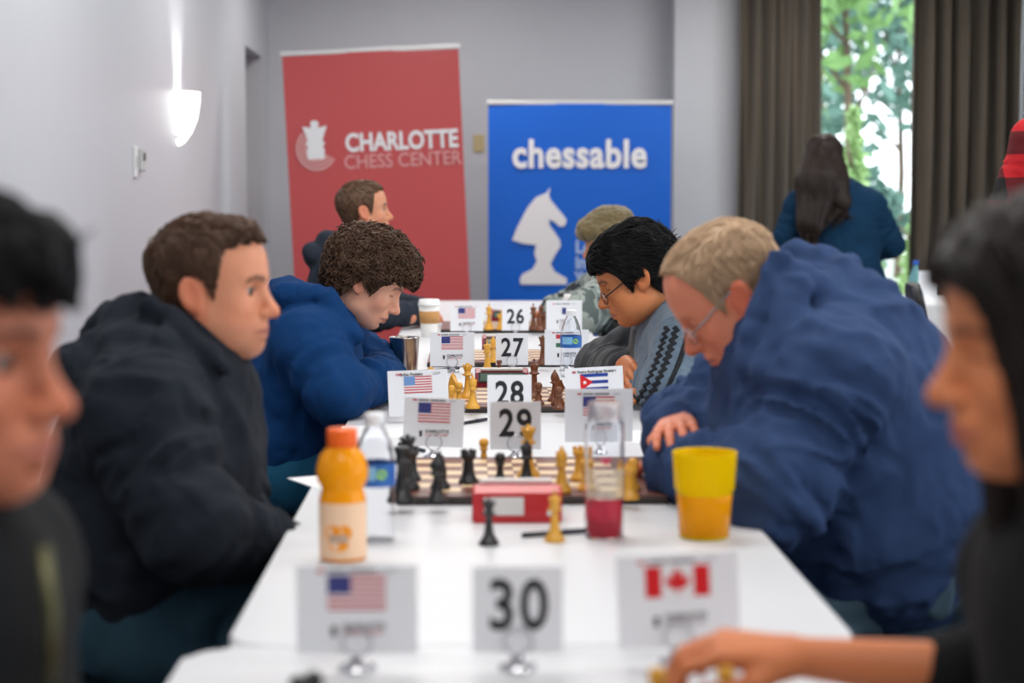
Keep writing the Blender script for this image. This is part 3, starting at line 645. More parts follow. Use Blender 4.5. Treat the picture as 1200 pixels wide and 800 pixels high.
for i in range(N_):
    x0, x1 = -.018 + .028 * i / N_, -.018 + .028 * (i + 1) / N_
    b.bm.faces.new([b.bm.verts.new((x_, -math.sqrt(.0361 ** 2 - x_ * x_), z_)) for x_, z_ in ((x0, .031), (x1, .031), (x1, .043), (x0, .043))])
b.obj('brand_print', mat('label_taupe', srgb(190, 160, 140), .5), t)
def water_bottle(px, py, label, sc=1.):
    q = tp(px, py); t = empty('water_bottle', (q[0], q[1], TZ)); tag(t, label, 'bottle'); t.scale = (sc,) * 3
    pr = [(.027, 0), (.031, .004), (.031, .02), (.0295, .024), (.031, .028), (.031, .045), (.0295, .05), (.031, .055), (.031, .07), (.0295, .078), (.0315, .086), (.0318, .125), (.030, .132), (.027, .150), (.019, .170), (.0135, .18), (.0135, .187)]
    inner = [(r - .0012, max(z, .0015)) for r, z in pr[::-1]]
    B().lathe(pr + inner, 28).obj('bottle_body', m_pet, t); B().lathe([(.0155, .183), (.016, .184), (.016, .198), (.015, .2), (.001, .2)], 24).obj('cap', mat('white_cap', srgb(238, 240, 242), .4), t)
    label_band(t, .0322, .088, .124, mat('blue_label', srgb(40, 100, 180), .4)); label_band(t, .0325, .099, .120, mat('light_blue_label', srgb(130, 190, 228), .4), 'label_panel', 10, math.radians(215), math.radians(275))
    b = B(); vs = []
    for k in range(16):
        a = 2 * math.pi * k / 16; xx = .012 + .008 * math.cos(a); vs.append(b.bm.verts.new((xx, -math.sqrt(.0327 ** 2 - xx * xx), .108 + .008 * math.sin(a))))
    b.bm.faces.new(vs); b.obj('label_dot', mat('lime_dot', srgb(150, 205, 80), .5), t); return t
wb = water_bottle(440, 633, 'clear water bottle with a blue label beside the orange drink bottle')
water_bottle(669, 441, 'clear water bottle with a blue label in front of the red white green flag card')
q = tp(708, 629); t = empty('shaker_bottle', (q[0], q[1], TZ)); tag(t, 'tall clear straight bottle with red drink left in the bottom', 'bottle')
pr = [(.028, 0), (.0305, .004), (.031, .01), (.031, .165), (.030, .18), (.025, .192), (.0245, .194)]
B().lathe(pr + [(r - .0015, max(z, .003)) for r, z in pr[::-1]], 28).obj('bottle_body', m_pet, t)
B().lathe([(.0285, .0035), (.029, .06), (.001, .06)], 28).obj('red_drink', mat('red_liquid', srgb(222, 60, 84), .1, trans=.5, ior=1.2), t)
B().lathe([(.0262, .186), (.0272, .188), (.0272, .210), (.025, .2145), (.001, .2145)], 24).obj('cap', mat('frosted_cap', srgb(240, 236, 238), .3, trans=.85, ior=1.1), t)
b = B(); vs = [b.bm.verts.new((xx, -math.sqrt(.0316 ** 2 - xx * xx), zz)) for xx, zz in ((0, .118), (.008, .126), (.006, .131), (0, .128), (-.006, .131), (-.008, .126))]; b.bm.faces.new(vs); b.obj('heart_print', mat('pink_print', srgb(220, 60, 100), .5), t)
label_band(t, .0313, .065, .112, mat('pale_print', srgb(232, 222, 200), .4, alpha=.45), 'label', 14, math.radians(200), math.radians(340))
q = tp(825, 629); t = empty('plastic_cup', (q[0], q[1], TZ)); tag(t, 'translucent yellow plastic tumbler half full of orange drink', 'cup')
pr = [(.036, 0), (.0395, .003), (.043, .06), (.0445, .075), (.0475, .078), (.051, .134), (.0515, .136)]
B().lathe(pr + [(r - .0022, max(z, .005)) for r, z in pr[::-1]], 32).obj('cup_wall', mat('yellow_plastic', srgb(255, 218, 10), .12, trans=.3, ior=1.1), t)
B().lathe([(.036, .0052), (.0397, .0054), (.0433, .06), (.0441, .070), (.001, .070)], 32).obj('drink', mat('amber_drink', srgb(245, 160, 8), .15, trans=.1, ior=1.2), t)
x = at(474, 420, 4.88)[0]; t = empty('steel_tumbler', (x, 4.88, TZ)); tag(t, 'brushed steel tumbler with open top beside the blue hoodie player', 'tumbler')
pr = [(.030, 0), (.032, .003), (.041, .152), (.042, .156)]
B().lathe(pr + [(r - .002, max(z, .006)) for r, z in pr[::-1]], 32).obj('tumbler_wall', mat('brushed_steel', srgb(186, 182, 178), .22, 1, bump=(60, .04, (1, 1, .02))), t)
def coffee(px, Y, label, sleeve=True):
    x = at(px, 370, Y)[0]; t = empty('coffee_cup', (x, Y, TZ)); tag(t, label, 'coffee cup')
    B().lathe([(.028, 0), (.030, .003), (.041, .125), (.001, .125)], 28).obj('paper_cup', mat('paper_white', srgb(236, 234, 230), .6), t)
    B().lathe([(.0435, .12), (.0435, .128), (.040, .132), (.0385, .145), (.001, .143)], 28).obj('lid', mat('lid_white', srgb(242, 242, 242), .4), t)
    if sleeve: B().lathe([(.0355, .052), (.0395, .1), (.039, .1), (.035, .052)], 28).obj('sleeve', mat('kraft_paper', srgb(190, 140, 84), .8, var=.1), t)
coffee(503, 6.9, 'white paper coffee cup with a brown sleeve and white lid'); coffee(672, 7.25, 'white paper coffee cup with white lid behind the plain name card', False)
def pen(px0, py0, px1, py1, label):
    a, b_ = tp(px0, py0, TZ + .004), tp(px1, py1, TZ + .004); t = empty('pen', tuple((a + b_) / 2)); tag(t, label, 'pen'); c_ = (a + b_) / 2
    l0, l1 = Vector(a - c_), Vector(b_ - c_); B().tube([l0, l0 + (l1 - l0) * .62], .0042).obj('barrel', mat('pen_black', srgb(34, 36, 44), .4), t); B().tube([l0 + (l1 - l0) * .6, l1], [.0048, .004]).obj('pen_cap', mat('pen_cap', srgb(50, 54, 70), .35), t)
pen(612, 627, 692, 621, 'black pen lying behind the captured king near the red clock'); pen(541, 496, 570, 491, 'black pen lying in front of board 28'); pen(492, 435, 538, 431, 'dark blue pen lying beside the crisp stripes name card'); pen(468, 520, 497, 528, 'black pen lying beside the number 29 name card')
m_paper = mat('score_paper', srgb(244, 245, 247), .7)
def paper(px, py, w, h, rz, label):
    q = tp(px, py); t = empty('score_sheet', (q[0], q[1], TZ), rz); tag(t, label, 'paper'); B().box((0, 0, .0006), (w, h, .0012)).obj('sheet', m_paper, t)
    b = B()
    for k in range(7): b.box((0, -h * .4 + k * h * .13, .0013), (w * .85, .0008, .0003))
    b.obj('ruled_lines', mat('line_grey', srgb(205, 208, 214), .7), t)
paper(438, 506, .15, .21, .05, 'white score sheet lying on the table by the blue hoodie player'); paper(762, 512, .15, .21, -.06, 'white score sheet lying on the table by the navy hoodie player'); paper(748, 426, .14, .21, 0, 'white score sheet lying on the table near the water bottle'); paper(399, 566, .13, .2, .5, 'white score sheet sticking out over the table edge behind the orange bottle')
q = tp(690, 600); B_ = B(); t = B_.tube([(q[0] + .0 + .03 * math.cos(a), q[1] + .03 * math.sin(a), TZ + .003) for a in np.linspace(-1.5, 1.6, 14)], .0012).obj('cable', m_chrome); tag(t, 'thin grey wire loop lying at the board corner by the red drink bottle', 'cable')

# ------------------------------------------------------------------ side table by the window, chairs
ct = empty('side_table', (2.98, 9.45, 0)); tag(ct, 'table under a white draped cloth by the window', 'table')
b = B(); nx, pts = 0, []
per = rrect(1.8, .76, .04, 5); L_ = len(per)
top = [b.bm.verts.new((x, y, TZ)) for x, y in per]; b.bm.faces.new(top); prev = top
for k, z in enumerate((TZ - .02, .5, .25, .06)):
    row = []
    for i, (x, y) in enumerate(per): f_ = 1 + (.0 if k == 0 else .02 * k + .018 * k * math.sin(i * 2.4)); row.append(b.bm.verts.new((x * (1 + (f_ - 1) * .5), y * f_, z)))
    for i in range(L_): b.bm.faces.new((prev[i], row[i], row[(i + 1) % L_], prev[(i + 1) % L_])).smooth = True
    prev = row
b.obj('tablecloth', mat('white_cloth', srgb(232, 232, 232), .8), ct); B().box((0, 0, TZ / 2), (1.2, .4, TZ - .03)).obj('trestle', m_leg, ct)
x = at(1073, 320, 9.5)[0]; t = empty('water_bottle', (x, 9.5, TZ)); tag(t, 'small water bottle with a bright blue cap on the clothed side table', 'bottle')
B().lathe([(.03, 0), (.032, .004), (.032, .12), (.014, .165), (.014, .18)], 18).obj('bottle_body', mat('aqua_plastic', srgb(150, 205, 215), .1, trans=.6, ior=1.15), t); B().lathe([(.017, .178), (.017, .2), (.001, .2)], 16).obj('cap', mat('blue_cap', srgb(20, 80, 180), .4), t)
x = at(1088, 325, 9.4)[0]; t = B().box((x, 9.4, TZ + .075), (.10, .012, .15)).obj('table_tent_card', m_card); tag(t, 'blank white tent card standing on the clothed side table', 'card')
m_seat = mat('chair_vinyl', srgb(34, 34, 38), .5, bump=(200, .1)); m_frame = mat('chair_frame', srgb(60, 60, 64), .35, .8); m_pip = mat('chair_piping', srgb(150, 150, 152), .4)
def make_chair():
    t = empty('banquet_chair')                              # sitter faces local +x
    b = B(); b.prism(rrect(.44, .44, .08), Matrix.Translation((0, 0, .425)) @ Matrix.Rotation(math.pi / 2, 4, 'X'), .06, bev=.015); st = b.obj('seat', m_seat, t)
    B().tube([(x, y, .455) for x, y in rrect(.446, .446, .08)], .006, closed=True).obj('piping', m_pip, st)
    Rb = Matrix.Translation((-.24, 0, .68)) @ Matrix.Rotation(-.16, 4, 'Y') @ Matrix.Rotation(math.pi / 2, 4, 'Z')
    b = B(); b.prism(rrect(.42, .40, .09), Rb, .04, bev=.012); b.obj('backrest', m_seat, t)
    for sx in (-1, 1):
        for sy in (-1, 1): B().tube([(sx * .18, sy * .19, .4), (sx * .21, sy * .2, 0)], .012).obj('leg', m_frame, t)
    for sy in (-1, 1): B().tube([(-.19, sy * .18, .40), (-.215, sy * .18, .55), (-.25, sy * .18, .80)], .011).obj('back_post', m_frame, t)
    return t
CH0 = make_chair(); CH_USED = [False]
def chair(x, y, ang, label):
    o = copy_tree(CH0) if CH_USED[0] else CH0
    CH_USED[0] = True; o.location = (x, y, 0); o.rotation_euler = (0, 0, ang); tag(o, label, 'chair', 'black banquet chairs'); return o
x = at(1083, 380, 8.2)[0]; chair(x + .22, 8.2, -.12, 'empty black banquet chair in front of the clothed side table')

# ------------------------------------------------------------------ people
def frame(yaw, pitch, roll=0.):
    F0 = V3(math.cos(yaw), math.sin(yaw), 0); L = V3(-math.sin(yaw), math.cos(yaw), 0); U = V3(0, 0, 1)
    F = math.cos(pitch) * F0 - math.sin(pitch) * U; Up = math.sin(pitch) * F0 + math.cos(pitch) * U
    if roll: L, Up = math.cos(roll) * L + math.sin(roll) * Up, -math.sin(roll) * L + math.cos(roll) * Up
    return np.stack([F, L, Up], 1)                     # columns: forward, left, up
def head_core(s, f, nose=1., ears=True, neck=None, jaw=1., lip=1., closed=False, chin=0.):
    """f = face fullness. Local frame: x forward, y left, z up, eyes at z = 0"""
    s.ell((-.014, 0, .034), (.098, .075, .082), k=.02)
    s.ell((.022, 0, .035), (.066, .066, .068), k=.03)
    s.ell((.026, 0, -.022), (.058, .060 * f, .078), k=.03)
    s.ell((.026, 0, -.068), (.054 * jaw, .053 * f, .044), k=.03)
    s.ell((.060 + .004 * jaw, 0, -.095 - chin), (.021 * jaw, .026 * f, .019), k=.022)
    s.ell((.036, 0, -.080 - chin * .6), (.046 * jaw, .046 * f, .034), k=.02)
    for y in (-1, 1):
        s.ell((.004, y * .050 * f, -.062), (.026, .016, .026), k=.03)
        s.ell((.054, y * .040 * f, -.034), (.024, .021, .022), k=.022)
        if f > 1.04: s.ell((.034, y * .046 * f, -.07), (.032, .02, .03), k=.025)
        s.cone((.082, y * .010, .018), (.068, y * .043, .020), .010, .008, k=.012)
        s.ell((.094, y * .032, -.002), (.0215, .018, .0135), k=.013, op='s')
        s.ell((.0655, y * .031, -.002), (.0150, .0155, .0145), k=.003)
        if not closed: s.ell((.080, y * .031, -.0028), (.010, .0120, .0024), k=.0018, op='s')
    s.cone((.083, 0, .004), (.1035, 0, -.034), .0085, .0115, k=.012)
    s.ell((.106, 0, -.0385), (.0125 * nose, .0115 * nose, .0105), k=.008)
    for y in (-1, 1): s.ell((.095, y * .0115 * nose, -.0415), (.0105, .0085, .0078), k=.006)
    s.ell((.079, 0, -.066), (.017, .027, .020), k=.014)
    for sgn, z, r, x in ((1, -.066, .0050, .0935), (-1, -.0765, .0058, .0915)):
        for y in (-1, 1): s.cone((x - .003 * (1 - lip), 0, z), (x - .013, y * .022, z - sgn * .0045), r * lip, r * .55, k=.006)
    for y in (-1, 1): s.cone((.0995, 0, -.0713), (.079, y * .025, -.0718), .0016, .0016, k=.003, op='s')
    s.ell((.082, 0, -.0865), (.008, .016, .0055), k=.008, op='s')
    if ears:
        for y in (-1, 1):
            Re = np.stack([nrm((1, y * -.35, .28)), nrm((y * .35, 1, 0)), nrm(np.cross(nrm((1, y * -.35, .28)), nrm((y * .35, 1, 0))))], 1)
            s.ell((-.011, y * .0795, -.010), (.0200, .0072, .0315), Re, k=.005)
            s.ell((-.002, y * .073, -.030), (.009, .006, .012), k=.008)
            s.ell((-.0070, y * .0875, -.007), (.0125, .0068, .0215), Re, k=.003, op='s')
    if neck is not None:
        nb, nr = neck; s.cone((-.022, 0, -.045), nb, .052 * (.55 + .45 * f), nr, k=.028)
def skin_cols(V, base, hair, lips=(168, 96, 86), brow=1., stub=0., rosy=1., lipw=1., closed=False):
    b = np.array(base); c = np.tile(b, (len(V), 1)); x, y, z = V.T; ay = np.abs(y)
    def mix(m, col): nonlocal c; m = np.clip(m, 0, 1)[:, None]; c = c * (1 - m) + np.array(col) * m
    red = b * np.array([1.02, .66, .60])
    g = lambda cx, cy, cz, r: np.exp(-(((x - cx) ** 2 + (ay - cy) ** 2 + (z - cz) ** 2) / r ** 2))
    mix(.55 * rosy * g(.055, .045, -.04, .025), red); mix(.6 * rosy * g(.108, 0, -.04, .016), red); mix(.7 * rosy * np.exp(-((ay - .083) / .012) ** 2) * (np.abs(z + .01) < .05) * (x < .02), red)
    if stub: mix(stub * np.clip((-.05 - z) / .02, 0, 1) * (x > .0), b * .55 + np.array(hair) * .25)
    lp = np.array(srgb(*lips)); mix(.85 * (np.abs(z + .0715) < (.0100 - ay * .28) * lipw) * (x > .074), lp)
    bz = .0175 + .0035 * np.clip((ay - .012) / .02, 0, 1) - .006 * np.clip((ay - .034) / .016, 0, 1)
    mix(.8 * brow * np.exp(-((z - bz) / .0048) ** 2) * (ay > .010) * (ay < .051) * (x > .05), hair)
    lz = -.0055 if closed else .0014
    mix(.75 * np.exp(-((z - lz) / .0018) ** 2) * (np.abs(ay - .031) < .014) * (x > .07), np.array(hair) * .5)
    return c
HL = {  # lowest hair height by local x (hairline)
 'short': ([-.13, -.05, -.028, -.010, .010, .026, .034, .042, .070, .10], [-.055, -.062, -.03, .020, .018, -.020, .020, .070, .084, .088]),
 'reced': ([-.13, -.05, -.028, -.010, .012, .028, .036, .046, .060, .10], [-.050, -.058, -.03, .020, .018, -.015, .03, .075, .098, .12]),
 'full':  ([-.13, -.05, -.028, -.010, .012, .030, .042, .058, .072, .12], [-.070, -.072, -.03, .012, .005, -.015, .022, .042, .052, .052]),
 'long':  ([-.13, -.05, .02, .042, .054, .064, .074, .084, .10], [-.5, -.5, -.5, -.3, -.10, -.01, .035, .06, .07]),
 'all':   ([-.2, .2], [-.9, -.9]),
}
def hair_mesh(st, h):
    """st: style dict -> (V, F) in head space, shell with strands on it"""
    long = st.get('long', 0); lo = (-.20 - st.get('back', 0), -.20, -.16 - long); hi = (.16, .20, .175)
    s = SDF(lo, hi, h); th = st.get('thick', .008)
    s.ell((-.016, 0, .036), (.098 + th, .0755 + th, .082 + th), k=.02); s.ell((.022, 0, .036), (.067 + th, .067 + th * .7, .068 + th * 1.1), k=.03)
    s.ell((-.03, 0, -.03), (.055 + th, .058 + th * .6, .05), k=.03)
    s.ell((.02, 0, -.0), (.05, .064 + th * .5, .05), k=.02)
    for e in st.get('extra', []): s.ell(*e, k=.025)
    for c_ in st.get('cones', []): s.cone(*c_[:4], k=.03, sq=c_[4] if len(c_) > 4 else None)
    for a, fr, sd, strc, rg in st.get('noise', []): s.noise(a, fr, sd, stretch=strc, ridge=rg)
    X, Y, Z = s.grid(); xs, zs = HL[st['line']]
    zm = np.interp(X, xs, zs) + 0 * Y
    zm = zm + st.get('wob', .004) * np.sin(Y * 210 + X * 90) + st.get('side', 0) * np.clip((np.abs(Y) - .03) / .04, 0, 1) * (X > .02)
    s.D = np.maximum(s.D, ((zm - Z) * .75).astype(np.float32))
    V, F = s.mesh()
    n = st.get('n', 1500)
    if n:
        rnd = np.random.RandomState(3); G = s.grad(V); pick = rnd.randint(0, len(V), n); P = V[pick].copy(); ns = st.get('steps', 7); ln = st.get('len', .045)
        dirf = st['flow']; rw = st.get('rw', .0013); jit = st.get('jit', .25); curl = st.get('curl', 0.)
        rj = rnd.normal(size=(n, 3)) * jit; rows = []; lift = rnd.uniform(-.001, st.get('lift', .0025), n); ph = rnd.uniform(0, 6.28, n)
        for k in range(ns):
            g = s.grad(P); d = dirf(P) + rj
            if curl: a = ph + k * 1.5; d = d + curl * (np.cos(a)[:, None] * np.cross(g, d) + np.sin(a)[:, None] * d * .6)
            d = d - g * np.sum(d * g, 1, keepdims=True) * .9; d /= np.linalg.norm(d, axis=1, keepdims=True) + 1e-9
            tt = k / (ns - 1); r = rw * (.35 + 1.0 * math.sin(math.pi * min(1, .12 + .88 * tt)) ** .7) if k < ns - 1 else rw * .1
            b_ = np.cross(d, g); b_ /= np.linalg.norm(b_, axis=1, keepdims=True) + 1e-9; nn = np.cross(b_, d)
            rows.append(np.stack([P + r * (math.cos(2.094 * j) * nn + math.sin(2.094 * j) * b_) for j in range(3)], 1))
            P = P + d * (ln / ns); sd_ = s.sample(P); tgt = lift + st.get('tip', 0.) * tt
            P = P - s.grad(P) * np.clip(sd_ - tgt, -.004, .004)[:, None] * .8
        R = np.stack(rows, 1).reshape(-1, 3); base = len(V); idx = base + np.arange(n * ns * 3).reshape(n, ns, 3); q = []
        for j in range(3): q.append(np.stack([idx[:, :-1, j], idx[:, :-1, (j + 1) % 3], idx[:, 1:, (j + 1) % 3], idx[:, 1:, j]], -1).reshape(-1, 4))
        V = np.concatenate([V, R]); F = np.concatenate([F] + q)
    return V, F
def hand_mesh(wr, fwd, back, thumb, curl=.5, arm=None, h=.003, sc=1., spread=.06, rarm=.028, tcurl=.5):
    """wr wrist, fwd finger direction, back = normal of the back of the hand, thumb = +1/-1 side"""
    f = nrm(fwd); n = nrm(np.asarray(back, float) - f * np.dot(back, f)); y = np.cross(n, f) * thumb
    T = lambda a, b, c: np.asarray(wr) + sc * (a * f + b * y + c * n)
    arm = np.asarray(arm if arm is not None else np.asarray(wr) - f * .07, float)
    tip = T(.20, 0, 0); lo = np.minimum.reduce([np.asarray(wr), arm, tip]) - .12; hi = np.maximum.reduce([np.asarray(wr), arm, tip]) + .12
    segs = [((arm), np.asarray(wr, float), rarm, .023 * sc)]
    kn = [(.088, .030, .002), (.092, .010, .004), (.088, -.010, .003), (.080, -.028, 0)]; ln = [(.040, .025, .021), (.044, .028, .022), (.041, .026, .021), (.033, .020, .019)]
    for i, (k_, l_) in enumerate(zip(kn, ln)):
        segs.append((T(.005, k_[1] * .5, 0), T(*k_), .017 * sc, .0112 * sc)); a = -.15; p = np.array(k_, float); sp = (1.5 - i) * spread
        for j, L in enumerate(l_):
            a += curl * (.75 if j == 0 else 1.0) * (1 + .08 * i); q = p + L * np.array([math.cos(a), math.sin(sp) * math.cos(a), -math.sin(a)])
            r0 = (.0098, .0088, .0080)[j] * (1 if i < 3 else .88); segs.append((T(*p), T(*q), r0 * sc, (.0088, .0080, .0066)[j] * sc)); p = q
    p0, p1 = np.array([.018, .022, -.006]), np.array([.050, .046, -.014 - .01 * tcurl]); p2 = p1 + .034 * nrm((1, .25 - .6 * tcurl, -.3 - .3 * tcurl)); p3 = p2 + .027 * nrm((1, -.25 - .6 * tcurl, -.25 - .3 * tcurl))
    for a, b_, r0, r1 in ((p0, p1, .016, .0125), (p1, p2, .0115, .0098), (p2, p3, .0098, .0075)): segs.append((T(*a), T(*b_), r0 * sc, r1 * sc))
    s = SDF(lo, hi, h)
    for i, (a, b_, r0, r1) in enumerate(segs): s.cone(a, b_, r0, r1, k=.010 if i == 0 or r0 > .0125 else .0035)
    return s.mesh()
def eyeball(root, name, c, R, r, m, look=(1, 0, 0)):
    b = B(); pr = [(.001, 1), (.30, .953), (.34, .94), (.62, .784), (.66, .75), (1, 0), (.7, -.71), (.001, -1)]; n = 14; M = Matrix(np.asarray(R).tolist())
    rows = []
    lk = nrm(np.asarray(R) @ nrm(look)); u = nrm(np.cross(lk, (0, 0, 1))); v = np.cross(u, lk)
    for rr, z in pr: rows.append([b.bm.verts.new(Vector(np.asarray(c) + r * (z * lk + rr * (math.cos(2 * math.pi * k / n) * u + math.sin(2 * math.pi * k / n) * v)))) for k in range(n)])
    for i, (A_, B_) in enumerate(zip(rows, rows[1:])):
        for k in range(n): fc = b.bm.faces.new((A_[k], A_[(k + 1) % n], B_[(k + 1) % n], B_[k])); fc.smooth = True; fc.material_index = 0 if i < 2 else (1 if i < 4 else 2)
    b.obj(name, m, root)
m_eye = [mat('eye_pupil', (.004, .004, .004), .08), mat('eye_iris', srgb(70, 50, 36), .1), mat('eye_white', srgb(205, 198, 194), .15)]
def clothmat(n, c, **k): return mat(n, tuple(v * .62 for v in c), .9, bump=(420, .3), spec=.2, var=.08, crease=(7, .6), **k)
def put(root, name, V, F, m, col=None):
    return link(name, npmesh(name, np.asarray(V) - np.array(root.location), F, col), m, root)
def ring(c, ax, side, r, a0, a1, n): return [c + r * (math.cos(a) * ax + math.sin(a) * side) for a in np.linspace(a0, a1, n)]

def person(label, hd, sh, ang, hip, arms, skin, hair, hairm, top, pants, sw=.185, hs=1., f=1., hgrid=.003, cg=.009, pose='sit', rad=(.175, .185, .185, .15), q=.68,
           hood=1, face={}, hk={}, arm_r=(.078, .064, .060, .046), hands=None, wr=.010, style='hoodie', topcol=None, pantm=None, knees=None, eyes=True, hood_sc=1., nr=.058, seat=None, shirt=None, belly=None, sd=0, extra=(), ring_dz=0., hem=-.02, leg_r=(.086, .068)):
    if hk.get('closed'): face = dict(face, closed=True)
    hp, hy, hpi, hro = hd; R = frame(hy, hpi, hro); hp = np.asarray(hp); sh = np.asarray(sh, float); hip = np.asarray(hip, float)
    Fb = V3(math.cos(ang), math.sin(ang), 0); Lb = V3(-math.sin(ang), math.cos(ang), 0); Uz = V3(0, 0, 1)
    root = empty('person', (hip[0], hip[1], 0)); tag(root, label, 'person')
    spine = nrm(sh - hip); Fn = nrm(Fb - spine * (Fb @ spine))
    # --- body: head and neck, hands, and the figure under the clothes, one mesh
    s = SDF((-.14, -.12, -.26), (.15, .12, .14), hgrid)
    nb = R.T @ (sh - .01 * Uz - hp) / hs
    head_core(s, f, neck=(nb, nr), **hk); V, F = s.mesh(); col = skin_cols(V, skin, hair, **face); Vs = [hp + (V * hs) @ R.T]; Fs = [F]; Cs = [col]; nv = len(V)
    SL, SR = sh + Lb * sw - Uz * .045, sh - Lb * sw - Uz * .045
    (eL, wL), (eR, wR) = [(np.asarray(a, float), np.asarray(b, float)) for a, b in arms]
    lo = np.minimum.reduce([SL, SR, eL, eR, wL, wR, hip, hip + spine * hem]) - .25; hi = np.maximum.reduce([SL, SR, eL, eR, wL, wR, hip, sh]) + .25
    if pose == 'sit':
        kn = knees or [hip + Fb * .42 + Lb * .12 + Uz * (.555 - hip[2]), hip + Fb * .42 - Lb * .12 + Uz * (.555 - hip[2])]
        ank = [V3(k[0], k[1], .09) - Fb * .03 for k in kn]
    else:
        kn = [hip + Lb * .10 - Uz * (hip[2] - .5), hip - Lb * .10 - Uz * (hip[2] - .5)]; ank = [V3(k[0], k[1], .09) - Fb * .02 for k in kn]
    lob = np.minimum.reduce([lo + .2] + [a - .1 for a in ank]); hib = np.maximum.reduce([hi - .15] + [k + .1 for k in kn])
    s = SDF(lob - .05, hib + .05, .022)
    s.cone(hip, sh - .08 * spine, rad[0] * .7, rad[2] * .7, k=.03, sq=(Fn, q))
    for a, e, w_ in ((SL, eL, wL), (SR, eR, wR)): s.cone(sh - .06 * Uz, a, .05, .045, k=.03); s.cone(a, e, .045, .035, k=.02); s.cone(e, w_, .035, .026, k=.02)
    for k_, a_, sg in zip(kn, ank, (1, -1)): s.cone(hip + Lb * .09 * sg, k_, .07, .05, k=.03); s.cone(k_, a_, .045, .035, k=.02)
    V, F = s.mesh(); Vs.append(V); Fs.append(F + nv); Cs.append(np.tile(skin, (len(V), 1))); nv += len(V)
    for hd_ in (hands or []):
        V, F = hand_mesh(**hd_); c_ = np.tile(np.array(skin) * np.array([1.0, .93, .9]), (len(V), 1)); Vs.append(V); Fs.append(F + nv); Cs.append(c_); nv += len(V)
    put(root, 'body', np.concatenate(Vs), np.concatenate(Fs), mat('skin', (.6, .4, .3), .52, attr='Col', sss=.12, bump=(90, .05), spec=.4), np.concatenate(Cs))
    if eyes and not hk.get('closed'):
        for y in (-1, 1): eyeball(root, 'eye', hp + hs * (R @ V3(.0665, y * .031, -.002)) - np.array(root.location), R, .0148 * hs, m_eye, look=(1, 0, -.15))
    if hairm is not None:
        V, F = hair_mesh(hairm, hairm.get('h', .004)); put(root, 'hair', hp + (V * hs) @ R.T, F, hairm['mat'])
    # --- upper garment
    s = SDF(lo, hi, cg); belly_c = hip + (sh - hip) * .33 + Fn * (.02 if belly is None else belly); chest = hip + (sh - hip) * .72 + Fn * .01
    s.cone(hip + spine * hem, belly_c, rad[0], rad[1], k=.04, sq=(Fn, q), wr=(wr * .9, 9, .45), sd=sd + 1); s.cone(belly_c, chest, rad[1], rad[2], k=.05, sq=(Fn, q), wr=(wr * .8, 8, .5), sd=sd + 2)
    s.cone(chest, sh - .055 * spine, rad[2], rad[3], k=.06, sq=(Fn, q * .95), wr=(wr * .4, 8, .5), sd=sd + 3)
    s.cone(SL, SR, arm_r[0] * .95, arm_r[0] * .95, k=.06)
    for i, (a, e, w_) in enumerate(((SL, eL, wL), (SR, eR, wR))):
        s.cone(sh - Uz * .015, a, .062, arm_r[0] * .8, k=.05)
        s.cone(a, e, arm_r[0], arm_r[1], k=.035, wr=(wr * .8, 22, .30), sd=sd + 11 + i); s.cone(e, w_, arm_r[2], arm_r[3], k=.022, wr=(wr * .8, 26, .28), sd=sd + 21 + i)
        if style != 'jacket_open': dW = nrm(w_ - e); s.cone(w_ - dW * .012, w_ + dW * .022, arm_r[3] * .92, arm_r[3] * .88, k=.008)
    nc = sh + Uz * (.02 + ring_dz) + Fb * .03
    if hood:
        hsx = hood_sc; pr = ring(nc - Fb * .015 + Uz * .012, Fb, Lb, .082 * hsx, math.radians(38), math.radians(322), 11)
        pr = [p + Uz * (.030 * hsx * (1 - math.cos(a)) / 2 - .035 * (1 + math.cos(a)) / 2) for p, a in zip(pr, np.linspace(math.radians(38), math.radians(322), 11))]
        rr = [.020, .026, .031, .036, .040, .041, .040, .036, .031, .026, .020]
        for i in range(10): s.cone(pr[i], pr[i + 1], rr[i] * hsx, rr[i + 1] * hsx, k=.012, wr=(.005, 22, .5), sd=sd + 31 + i)
        s.ell(sh - Fb * .105 * hsx + Uz * .000, (.062 * hsx, .115 * hsx, .055 * hsx), np.stack([Fb, Lb, Uz], 1), k=.02)
        s.cone(sh - Fb * .13 * hsx - Lb * .07 + Uz * .02, sh - Fb * .13 * hsx + Lb * .07 + Uz * .02, .03 * hsx, .03 * hsx, k=.012, wr=(.008, 26, .5), sd=sd + 47)
    else:
        pr = ring(nc - Fb * .02, Fb, Lb, .072, math.radians(30), math.radians(330), 10); pr = [p + Uz * .018 * (1 - math.cos(a)) / 2 for p, a in zip(pr, np.linspace(math.radians(30), math.radians(330), 10))]
        for i in range(9): s.cone(pr[i], pr[i + 1], .020, .020, k=.012)
    for a_, b_, r0, r1 in extra: s.cone(a_, b_, r0, r1, k=.011, wr=(.006, 24, .5), sd=sd + 51)
    s.noise(wr * .35, 30, sd + 61); V, F = s.mesh(); stop = s
    put(root, 'hoodie' if hood else 'jacket', V, F, top, topcol(V) if topcol else None)
    # --- trousers and shoes
    s = SDF(lob - .06, hib + .06, max(cg, .011)); s.ell(hip - Uz * .0, (rad[0] * q * .86, rad[0] * .88, .105), np.stack([Fb, Lb, Uz], 1), k=.03)
    for k_, a_, sg in zip(kn, ank, (1, -1)): s.cone(hip + Lb * .085 * sg, k_, leg_r[0], leg_r[1], k=.03, wr=(wr * .8, 14, .5), sd=sd + 71); s.cone(k_, a_, .066, .050, k=.02, wr=(wr * .8, 16, .45), sd=sd + 73)
    V, F = s.mesh(); put(root, 'trousers', V, F, pantm or pants)
